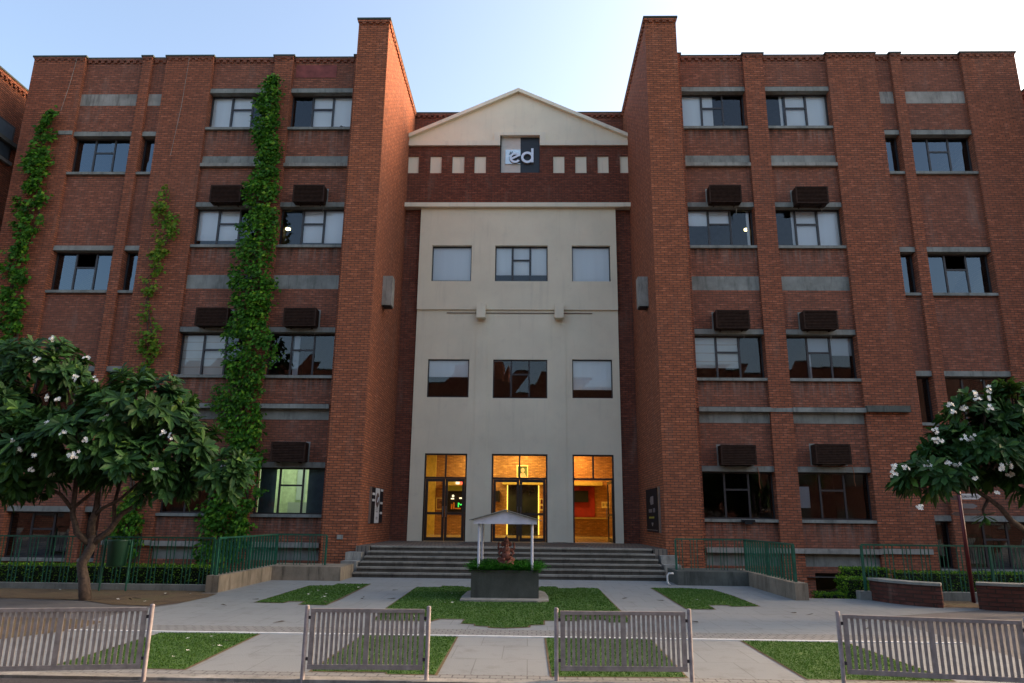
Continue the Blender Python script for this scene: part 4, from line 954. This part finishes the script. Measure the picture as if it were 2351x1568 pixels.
rosette(m, Vector((8.27, Y2 - .05, 1.80)), Vector((0, -.2, -1)), 14, .26, .07); m.build('low_sprig', M['leaf_plumeria'], t2)

# ---- vines
def vine(label, prof, dens, mat, seed, thick=.28, leafs=(.10, .16), stems=3, yb=YP, lump=.6):
    random.seed(seed); z_hi, z_lo = prof[0][0], prof[-1][0]
    t = thing('climbing_vine', label, 'vine', ((prof[-1][1] + prof[-1][2]) / 2, yb, z_lo))
    def at(z):
        for a, b in zip(prof, prof[1:]):
            if b[0] <= z <= a[0]:
                k = (a[0] - z) / (a[0] - b[0]); return a[1] + (b[1] - a[1]) * k, a[2] + (b[2] - a[2]) * k
        return prof[-1][1:]
    lf = MB(); clumps = []
    area_ = sum((a[0] - b[0]) * ((a[2] - a[1]) + (b[2] - b[1])) / 2 for a, b in zip(prof, prof[1:]))
    for _ in range(int(area_ * dens / 16)):
        z = random.uniform(z_lo, z_hi); xl, xr = at(z); xl += .06 * (xr - xl > .6); xr -= .08 * (xr - xl > .6); k = random.random() ** .9 if random.random() < .5 else random.random()
        x = xl + (xr - xl) * k; e = min(k, 1 - k) * 2
        y = yb - (.05 + thick * random.uniform(.35, 1) * (.35 + .65 * min(1, e * 2)))
        out = Vector(((k - .5) * 1.1, -1, random.uniform(-.5, .2)))
        n = random.randint(11, 20)
        for _2 in range(n):
            p = Vector((x, y, z)) + Vector((random.gauss(0, .085), random.gauss(0, .05), random.gauss(0, .075)))
            p.y = min(p.y, yb - .02)
            d = Vector((random.gauss(0, .9), -.35 - abs(random.gauss(0, .4)), -.55 + random.gauss(0, .45)))
            L = random.uniform(*leafs)
            rleaf(lf, p, d, out + rv() * .5, L, L * random.uniform(.5, .75))
    sm_ = MB()
    for s in range(stems):
        ph = random.uniform(0, 6); pts = []; off = random.uniform(.3, .7)
        z = z_lo - .1
        while z < z_hi - .2:
            xl, xr = at(max(z, z_lo)); pts.append((xl + (xr - xl) * (off + .18 * math.sin(z * 1.3 + ph)), yb - .035, z)); z += .35
        sm_.tube(pts, [.03 * (1 - i / len(pts)) + .007 for i in range(len(pts))], 5)
    sm_.build('stem', M['bark'], t); lf.build('foliage', mat, t); return t
P1 = [(16.95, -9.35, -9.12), (16.5, -9.70, -8.88), (15.95, -9.80, -8.88), (14.82, -9.82, -8.88), (14.2, -9.55, -8.72), (13.52, -9.50, -8.68), (12.85, -9.88, -8.70), (11.86, -9.88, -8.66), (10.88, -9.93, -8.5), (10.24, -10.05, -8.60), (9.7, -10.02, -8.60), (9.14, -10.08, -8.38), (8.52, -10.0, -8.55), (7.79, -10.0, -8.65), (7.31, -10.1, -8.18), (6.72, -9.95, -7.98), (6.13, -9.95, -8.55), (5.55, -10.28, -8.58), (4.98, -10.25, -8.40), (4.42, -9.88, -8.48), (3.86, -9.45, -8.42), (3.04, -9.3, -8.36), (2.48, -10.1, -8.15), (1.68, -10.2, -8.45), (.88, -10.2, -8.45), (.2, -10.1, -9.0)]
vine('broad dense green vine climbing the left wing from ground to top floor', P1, 640, M['leaf_vine'], 3, .38, (.10, .17))
P2 = [(15.75, -17.2, -17.06), (14.91, -17.62, -17.0), (14.22, -17.92, -16.8), (13.53, -17.92, -16.88), (13.1, -17.74, -16.9), (12.65, -17.5, -17.24), (12.45, -18.0, -16.8), (11.85, -17.88, -16.8), (11.2, -17.9, -16.8), (10.6, -17.55, -17.0), (10.25, -18.0, -17.05), (9.75, -18.0, -17.1), (9.24, -17.55, -17.05), (8.93, -17.9, -17.25), (8.49, -17.8, -16.78), (7.88, -17.6, -16.82), (7.28, -17.6, -16.85), (6.0, -17.5, -16.9), (4.5, -17.4, -17.0), (0, -17.3, -17.1)]
vine('narrow bright green vine at the far left corner of the left wing', P2, 620, M['leaf_vine'], 4, .28, (.12, .19))
P3 = [(12.9, -12.80, -12.60), (12.32, -12.82, -12.6), (11.92, -12.95, -12.66), (11.59, -13.18, -12.08), (11.2, -12.95, -12.06), (10.88, -12.75, -12.03), (10.56, -12.83, -12.47), (10.24, -13.05, -12.32), (9.7, -12.77, -12.36), (9.32, -13.2, -12.42), (9.13, -12.76, -12.52), (8.51, -13.0, -12.56), (8.08, -12.95, -12.38), (7.6, -13.05, -12.2), (7.06, -12.83, -12.1), (6.47, -12.98, -12.25), (5, -12.8, -12.3), (2.5, -12.8, -12.2), (1.67, -12.82, -12.1), (1.3, -12.9, -11.9), (.3, -12.6, -11.95)]
vine('sparse yellow-green vine on the wide pier of the left wing', P3, 240, M['leaf_vine_pale'], 6, .16, (.10, .17), 2)
vine('low green vine tangle at the foot of the wide left pier', [(2.1, -12.5, -12.2), (1.67, -12.85, -12.05), (1.3, -12.9, -11.85), (.3, -12.65, -11.9)], 520, M['leaf_vine'], 9, .28)

# ---- hedges
def hedge(label, x0, x1, y0, y1, z0, z1, dens=900, seed=1, group=None):
    random.seed(seed); t = thing('clipped_hedge', label, 'hedge', ((x0 + x1) / 2, (y0 + y1) / 2, z0), group)
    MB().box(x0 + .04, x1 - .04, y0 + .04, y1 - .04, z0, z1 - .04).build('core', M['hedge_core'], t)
    lf = MB()
    faces = [((x1 - x0) * (z1 - z0), 'f'), ((x1 - x0) * (y1 - y0), 't'), ((y1 - y0) * (z1 - z0), 'l'), ((y1 - y0) * (z1 - z0), 'r')]
    for a, k in faces:
        for _ in range(int(a * dens * (1.3 if k == 't' else 1))):
            x, y, z = random.uniform(x0, x1), random.uniform(y0, y1), random.uniform(z0 + .02, z1)
            if k == 'f': y = y0; n = Vector((0, -1, .2))
            elif k == 't': z = z1; n = Vector((0, 0, 1))
            elif k == 'l': x = x0; n = Vector((-1, 0, .2))
            else: x = x1; n = Vector((1, 0, .2))
            p = Vector((x, y, z)) - n * random.uniform(0, .05) + rv() * .01
            rleaf(lf, p, n + rv() * .9, rv(), random.uniform(.035, .06), .03)
    lf.build('foliage', M['leaf_hedge'], t)
hedge('long low clipped hedge behind the green fence on the left', -16.4, -7.0, 16.75, 17.3, -.34, .48, 620, 31)
hedge('tall cube-shaped clipped hedge beside the sunken stair on the right', 7.08, 7.58, 16.75, 17.35, -.88, .40, 1100, 32)
hedge('clipped hedge block standing highest behind the right fence corner', 7.85, 8.85, 18.4, 19.0, -.88, .52, 900, 33)
hedge('lowest clipped hedge, its top just above the paving edge on the right', 6.42, 7.02, 16.65, 17.1, -.88, .08, 1100, 34)
hedge('long clipped hedge behind the fence and the brick planter on the right', 9.0, 15.4, 18.2, 18.7, -.2, .46, 620, 35)

# ------------------------------------------------------------------ bin on two posts
bn = thing('litter_bin', 'dark green round litter bin hung between two green posts on the left', 'bin', (-8.95, 16.0, 0))
for x in (-9.24, -8.66): MB().tube([(x, 15.95, 0), (x, 15.95, 1.08)], .02, 8).build('post', M['green_metal'], bn)
b_ = MB(); b_.tube([(-8.95, 15.97, .52), (-8.95, 15.97, .54), (-8.95, 15.97, 1.05), (-8.95, 15.97, 1.07)], [.17, .19, .225, .23], 20); b_.build('bucket', M['green_bin'], bn, smooth=True)
MB().tube([(-9.24, 15.95, .98), (-9.17, 15.95, .98)], .012, 6).build('pivot', M['green_metal'], bn); MB().tube([(-8.73, 15.95, .98), (-8.66, 15.95, .98)], .012, 6).build('pivot', M['green_metal'], bn)

# ------------------------------------------------------------------ planter, shrine, statue
pt = thing('concrete_planter', 'dark square concrete planter on a pale slab in the middle of the court', 'planter', (-.47, 15.9, 0))
w = MB(); x0, x1, y0, y1 = -1.16, .225, 15.25, 16.75
w.box(x0, x1, y0, y0 + .1, .03, .58); w.box(x0, x1, y1 - .1, y1, .03, .58); w.box(x0, x0 + .1, y0 + .1, y1 - .1, .03, .58); w.box(x1 - .1, x1, y0 + .1, y1 - .1, .03, .58)
w.build('box', M['planter'], pt); MB().box(x0 + .1, x1 - .1, y0 + .1, y1 - .1, .1, .52).build('soil', M['soil'], pt)
w = MB(); pp = [(-1.34, 14.85), (-1.0, 14.80), (-.4, 14.84), (.2, 14.82), (.42, 14.95), (.43, 15.8), (.38, 16.6), (.30, 16.9), (-1.2, 16.9), (-1.33, 16.6), (-1.36, 15.6)]
w.prism(pp, .0, .045, 'z'); w.build('slab', M['concrete_light'], pt)
random.seed(77); fn = MB()
for _ in range(900):
    e = random.random()
    bx = random.uniform(x0 - .03, x1 + .03); by = random.uniform(y0 + .0, y1 - .05); a = random.uniform(0, 2 * PI)
    out = Vector((math.cos(a) + (bx + .47) * .7, math.sin(a) * .8 - .5, random.uniform(1.0, 2.3))).normalized(); L = random.uniform(.28, .46)
    p = Vector((bx, by, .54))
    for k in range(7):
        q = p + out * L * k / 7 - Vector((0, 0, .26 * L * (k / 7) ** 2 * 2)); s = out.cross(Vector((0, 0, 1))).normalized()
        for sg_ in (-1, 1): rleaf(fn, q, s * sg_ + out * .5 + rv() * .3, Vector((0, 0, 1)), .075 * (1.2 - k / 9), .026)
fp = thing('fern_bed', 'bright green feathery ferns filling the concrete planter', 'plants', (-.47, 15.9, .5)); fn.build('fronds', M['leaf_fern'], fp)
sh = thing('shrine_canopy', 'small white gabled canopy on slim posts over the planter', 'canopy', (-.47, 15.9, .5))
for x, y in ((-1.02, 15.38), (.09, 15.38), (-1.02, 16.6), (.09, 16.6)): MB().tube([(x, y, .5), (x, y, 1.50)], .027, 12).build('post', M['white_paint'], sh)
g_ = MB(); g_.prism([(-1.13, 1.50), (.19, 1.50), (.19, 1.585), (-.47, 1.765), (-1.13, 1.585)], 15.27, 15.29); g_.prism([(-1.13, 1.50), (.19, 1.50), (.19, 1.585), (-.47, 1.765), (-1.13, 1.585)], 16.68, 16.70); g_.box(-1.13, -1.11, 15.291, 16.679, 1.50, 1.58); g_.box(.17, .19, 15.291, 16.679, 1.50, 1.58); g_.build('gable', M['white_paint'], sh)
for s_ in (-1, 1):
    e = -.47 + s_ * .76; rp = [(-.47, 1.778), (e, 1.568), (e, 1.582), (-.47, 1.797)]
    MB().prism(rp if s_ > 0 else rp[::-1], 15.2, 16.78).build('roof_sheet', M['roof_edge'], sh)
# seated deity-like terracotta figure
sx, sy, sz = -.46, 15.75, .62
s = MB()
s.tube([(sx, sy, sz - .1), (sx, sy, sz + .10), (sx, sy, sz + .14)], [.16, .165, .15], 18)
s.ell((sx, sy - .02, sz + .22), .115, .10, .115); s.ell((sx, sy, sz + .33), .10, .075, .085)
for k in (-1, 1):
    s.tube([(sx + k * .03, sy - .03, sz + .15), (sx + k * .14, sy - .07, sz + .155), (sx + k * .03, sy - .15, sz + .145)], [.05, .048, .032], 10)
    s.tube([(sx + k * .09, sy, sz + .36), (sx + k * .155, sy - .02, sz + .28), (sx + k * .12, sy - .10, sz + .24)], [.034, .028, .02], 8)
    s.tube([(sx + k * .09, sy + .02, sz + .37), (sx + k * .17, sy + .02, sz + .36), (sx + k * .165, sy, sz + .46)], [.03, .024, .02], 8)
    s.ell((sx + k * .075, sy, sz + .46), .042, .014, .052)
    s.ell((sx + k * .165, sy, sz + .475), .024, .02, .026)
s.ell((sx, sy - .01, sz + .46), .058, .06, .065); s.tube([(sx, sy - .06, sz + .45), (sx - .005, sy - .095, sz + .38), (sx - .02, sy - .10, sz + .31), (sx - .05, sy - .105, sz + .29)], [.026, .022, .017, .012], 10)
s.tube([(sx, sy, sz + .50), (sx, sy, sz + .55), (sx, sy, sz + .60), (sx, sy, sz + .635)], [.058, .05, .03, .006], 14)
single(s, 'statue', M['terracotta'], 'small seated terracotta figure with a crown among the ferns', 'statue', smooth=True)

# ------------------------------------------------------------------ slatted barriers
def barrier(p0, p1, label, zt=.69, n_half=10, posts=(1, 1)):
    a = Vector((*p0, 0)); b = Vector((*p1, 0)); d = (b - a).normalized(); L = (b - a).length
    t = thing('slatted_barrier', label, 'barrier', ((a + b) / 2)[:], 'slatted steel barriers along the front kerb')
    for k, on in enumerate(posts):
        p = (a, b)[k]
        if on: MB().tube([tuple(p), tuple(p + Vector((0, 0, zt + .02))), tuple(p + Vector((0, 0, zt + .028)))], [.022, .022, .014], 16).build('post', M['mauve_post'], t, smooth=False)
    q0 = a + d * .042; q1 = b - d * .042; Z = Vector((0, 0, 1)); fr = MB()
    fr.obox(q0 + Z * (zt - .022), q1 + Z * (zt - .022), .036, .036); fr.obox(q0 + Z * .145, q1 + Z * .145, .030, .045)
    W = (q1 - q0).length
    for s_ in (0, W): 
        c = q0 + d * (s_ + (.024 if s_ == 0 else -.024)); fr.obox(c + Z * .168, c + Z * (zt - .041), .018, .048, tuple(d))
    c = q0 + d * W / 2; fr.obox(c + Z * .168, c + Z * (zt - .041), .018, .052, tuple(d))
    fr.build('frame', M['mauve'], t)
    sl = MB(); half = (W / 2 - .048 - .026); st_ = half / (n_half + .5)
    for h in (0, 1):
        for i in range(n_half):
            s_ = (.048 + st_ * (i + .75)) if h == 0 else (W / 2 + .026 + st_ * (i + .75)); c = q0 + d * s_
            sl.obox(c + Z * .168, c + Z * (zt - .041), .010, .029, tuple(d))
    sl.build('slats', M['mauve'], t)
    cl = MB()
    for s_ in (a + d * .032, b - d * .032):
        for z in (.22, zt - .09): cl.obox(s_ - d * .012 + Z * z, s_ + d * .012 + Z * z, .02, .03)
    cl.build('hinge', M['frame'], t)
barrier((-2.245, 7.64), (-1.01, 7.70), 'narrowest slatted barrier, in front of the grass left of the path', .70, 10)
barrier((.295, 7.76), (1.665, 7.82), 'slatted barrier just right of the central path', .695, 11)
barrier((-5.45, 7.25), (-3.80, 7.55), 'slatted barrier cut off by the left edge of the picture', .70, 13)
barrier((3.19, 7.84), (4.88, 7.52), 'slatted barrier at the far right, turned towards the right edge', .69, 13)

# ------------------------------------------------------------------ signpost, brick planters on the right
spx, spy = 9.34, 15.95
sp_ = thing('signpost', 'maroon signpost with a white arrow reading GIRLS HOSTEL under the right tree', 'signpost', (spx, spy, 0))
MB().tube([(spx, spy, 0), (spx, spy, 2.75)], .040, 12).build('pole', M['maroon'], sp_, smooth=True)
def arrow(x0, x1, z0, z1, mat, tip):
    zm = (z0 + z1) / 2; w = x1 - x0; k = .09
    poly = [(x0, z0), (x1 - k, z0), (x1, zm), (x1 - k, z1), (x0, z1)] if tip > 0 else [(x0, zm), (x0 + k, z0), (x1, z0), (x1, z1), (x0 + k, z1)]
    return MB().prism(poly, spy - .012, spy + .012).build('arrow_board', mat, sp_)
arrow(spx + .045, spx + .47, 2.12, 2.24, M['sign_white'], 1); arrow(spx + .045, spx + .36, 1.93, 2.03, M['sign_grey'], 1); arrow(spx + .045, spx + .43, 1.82, 1.90, M['sign_brown'], 1)
arrow(spx - .24, spx - .045, 2.10, 2.20, M['sign_brown'], -1); arrow(spx - .22, spx - .045, 1.77, 1.85, M['sign_brown'], -1)
tx = bpy.data.curves.new('txt', 'FONT'); tx.body = 'GIRLS HOSTEL'; tx.size = .072; tx.extrude = .001
to = bpy.data.objects.new('txt', tx); me = bpy.data.meshes.new_from_object(to); bpy.data.objects.remove(to)
me.transform(Matrix.Translation((spx + .055, spy - .0135, 2.153)) @ Matrix.Rotation(R(90), 4, 'X') @ Matrix.Scale(.78, 4, (1, 0, 0)))
me.transform(Matrix.Translation(-Vector((spx, spy, 0)))); me.materials.clear(); me.materials.append(M['ink'])
o = bpy.data.objects.new('lettering', me); col.objects.link(o); o.parent = sp_
def curved(cx, cy, r, a0, a1, zt, label, th=.30):
    t = thing('brick_seat_wall', label, 'seat wall', (cx, cy, 0), 'curved brick seat walls on the right')
    n = 26
    for nm, ro, ri, z0, z1, mt in (('wall', r, r - th, 0, zt - .05, M['brick_seat']), ('seat_slab', r + .04, r - th - .04, zt - .049, zt, M['concrete'])):
        mb = MB(); v = []; fs = []
        for i in range(n + 1):
            a = R(a0 + (a1 - a0) * i / n)
            for rr in (ro, ri):
                for z in (z0, z1): v.append((cx + rr * math.cos(a), cy + rr * math.sin(a), z))
        for i in range(n):
            k = 4 * i; fs += [(k, k + 4, k + 5, k + 1), (k + 2, k + 3, k + 7, k + 6), (k + 1, k + 5, k + 7, k + 3), (k, k + 2, k + 6, k + 4)]
        fs += [(0, 1, 3, 2), (4 * n, 4 * n + 2, 4 * n + 3, 4 * n + 1)]
        mb.add(v, fs); mb.build(nm, mt, t)
curved(9.0, 16.3, 1.65, 182, 238, .46, 'shorter curved brick seat wall with a grey slab, left of the signpost')
curved(9.9, 16.5, 2.1, 236, 330, .50, 'longer curved brick seat wall with a grey slab, right of the signpost')

# ------------------------------------------------------------------ small ground things
m = MB(); m.tube([(3.72, 19.1, .30), (3.60, 19.1, .30), (3.56, 19.1, .24), (3.56, 19.1, .08), (3.62, 19.1, .02)], .022, 8); single(m, 'drain_pipe', M['white_pipe'], 'short bent white plastic pipe at the right end of the steps', 'pipe', smooth=True)
random.seed(99)
def scatter(n, boxes, mk, name, label, cat, mat, grp):
    src = None
    for i in range(n):
        bx = random.choice(boxes); x, y = random.uniform(bx[0], bx[1]), random.uniform(bx[2], bx[3])
        if src is None:
            o = mk(); src = o
        else:
            o = src.copy(); col.objects.link(o)
        o.name = name; o.location = (x, y, .022); o.rotation_euler = (random.uniform(-.15, .15), random.uniform(-.15, .15), random.uniform(0, 6)); s_ = random.uniform(.8, 1.25); o.scale = (s_, s_, s_)
        o['label'] = label; o['category'] = cat; o['group'] = grp
def mkf():
    m_ = MB(); flower(m_, Vector((0, 0, 0)), Vector((.1, 0, 1)), .030); return m_.build('fallen_flower', [M['petal'], M['petal_eye']])
scatter(30, [(-9, -6.8, 13.9, 16), (-11, -8, 14.6, 16), (-7.6, -6.6, 14.4, 15.8), (-5.1, -3.9, 14.3, 18), (-2.4, -1.2, 12.2, 17.5), (-4.8, -3.8, 8.3, 10.3), (3, 4.4, 14.2, 18)], mkf, 'fallen_flower', 'fallen white frangipani flower lying on the ground', 'flower', None, 'fallen white flowers on soil and lawn')
def mkl():
    m_ = MB(); leaf(m_, Vector((0, 0, 0)), Vector((1, .1, 0)), Vector((0, 0, 1)), .16, .05, .4, -.1); return m_.build('fallen_leaf', plain('dry_leaf', (.07, .05, .03), .8))
scatter(22, [(-6, -3.5, 11, 15), (-9, -6.5, 13.8, 15.5), (4.5, 6, 11, 15), (-3.4, -2.7, 12, 17), (1.8, 2.8, 12, 17)], mkl, 'fallen_leaf', 'dry brown fallen leaf on the court', 'leaf', None, 'dry fallen leaves on the court')

# ------------------------------------------------------------------ what the court is closed by: side wings, building and trees behind the photographer
def block(name, label, x0, x1, y0, y1, h, face, mat='brick'):
    t = thing(name, label, 'building', ((x0 + x1) / 2, (y0 + y1) / 2, 0))
    MB().box(x0, x1, y0, y1, -.2, h).build('wall', M[mat], t); MB().box(x0 - .08, x1 + .08, y0 - .08, y1 + .08, h + .001, h + .07).build('coping', M['coping'], t)
    c = MB()
    n = int((y1 - y0) / .24) if face in ('+x', '-x') else 0
    xf = x1 if face == '+x' else x0; s_ = 1 if face == '+x' else -1
    for i in range(n): c.box(xf + s_ * .001, xf + s_ * .05, y0 + .06 + i * .24, y0 + .18 + i * .24, h - .24, h - .14)
    if n: c.box(xf + s_ * .001, xf + s_ * .055, y0, y1, h - .139, h - .001); c.build('corbel_course', M[mat], t)
    return t, xf, s_
t, xf, s_ = block('brick_wing', 'neighbouring red brick wing at the far left edge, set at right angles', -31, -19.6, 20.9, 34, 17.55, '+x', 'brick_tower')
for fl_ in range(4):
    for k in range(2):
        y = 21.6 + k * 4.6; z = 1.2 + fl_ * 4.4
        w_ = MB(); w_.box(xf + .001, xf + .05, y, y + 2.2, z, z + 1.45); o = w_.build('window', M['frame'], t); MB().box(xf + .051, xf + .055, y + .08, y + 2.12, z + .08, z + 1.37).build('glass', M['blue_film'], o); MB().box(xf + .001, xf + .14, y - .05, y + 2.25, z - .13, z - .002).build('sill', M['concrete'], o)
    MB().box(xf + .001, xf + .2, 21.0, 26.4, 4.2 + fl_ * 3.6, 4.35 + fl_ * 3.6).build('ledge', M['concrete_dark'], t)
t, xf, s_ = block('brick_wing', 'neighbouring red brick wing just beyond the right end of the roofline', 18.75, 30, 20.9, 34, 17.55, '-x')
for fl_ in range(4):
    for k in range(2):
        y = 21.6 + k * 4.6; z = 1.2 + fl_ * 4.4
        o = MB().box(xf - .05, xf - .001, y, y + 2.2, z, z + 1.45).build('window', M['frame'], t); MB().box(xf - .055, xf - .051, y + .08, y + 2.12, z + .08, z + 1.37).build('glass', M['blue_film'], o)
t, xf, s_ = block('brick_block', 'red brick block across the road, seen only as reflections', -85, 85, -34, -26, 17.0, '+y', 'brick_seat')
for fl_ in range(3):
    for k in range(37):
        x = -80 + k * 4.4; z = 1.4 + fl_ * 3.9
        MB().box(x, x + 2.6, -25.999, -25.95, z, z + 1.6).build('window', M['frame'], t)
MB().box(-9, -3, -33, -27, 17.08, 19.4).build('roof_room', M['brick_dark'], t)
def far_tree(x, y, h, r, label, seed):
    random.seed(seed); t = thing('broadleaf_tree', label, 'tree', (x, y, 0)); tr_ = MB(); tr_.tube([(x, y, 0), (x + .1, y, h * .3), (x - .1, y, h * .6)], [.22, .17, .1], 9)
    lf = MB()
    for _ in range(26):
        c = Vector((x + random.gauss(0, r * .45), y + random.gauss(0, r * .45), h * .62 + random.gauss(0, h * .16)))
        tr_.tube([(x, y, h * .35), tuple(c)], [.08, .02], 5)
        for _2 in range(150):
            p = c + rv() * random.uniform(.2, 1) * r * .33; rleaf(lf, p, rv() - Vector((0, 0, .3)), rv(), .24, .12)
    tr_.build('trunk', M['bark'], t); lf.build('crown', M['leaf_far'], t)
far_tree(12.5, 3.0, 9.5, 3.0, 'dark leafy tree beyond the right edge, mirrored in the right wing windows', 51)
far_tree(-14.5, 2.5, 9.0, 3.0, 'dark leafy tree beyond the left edge of the picture', 52)
far_tree(3, -16, 9.0, 3.2, 'dark leafy tree across the road behind the viewer', 53)
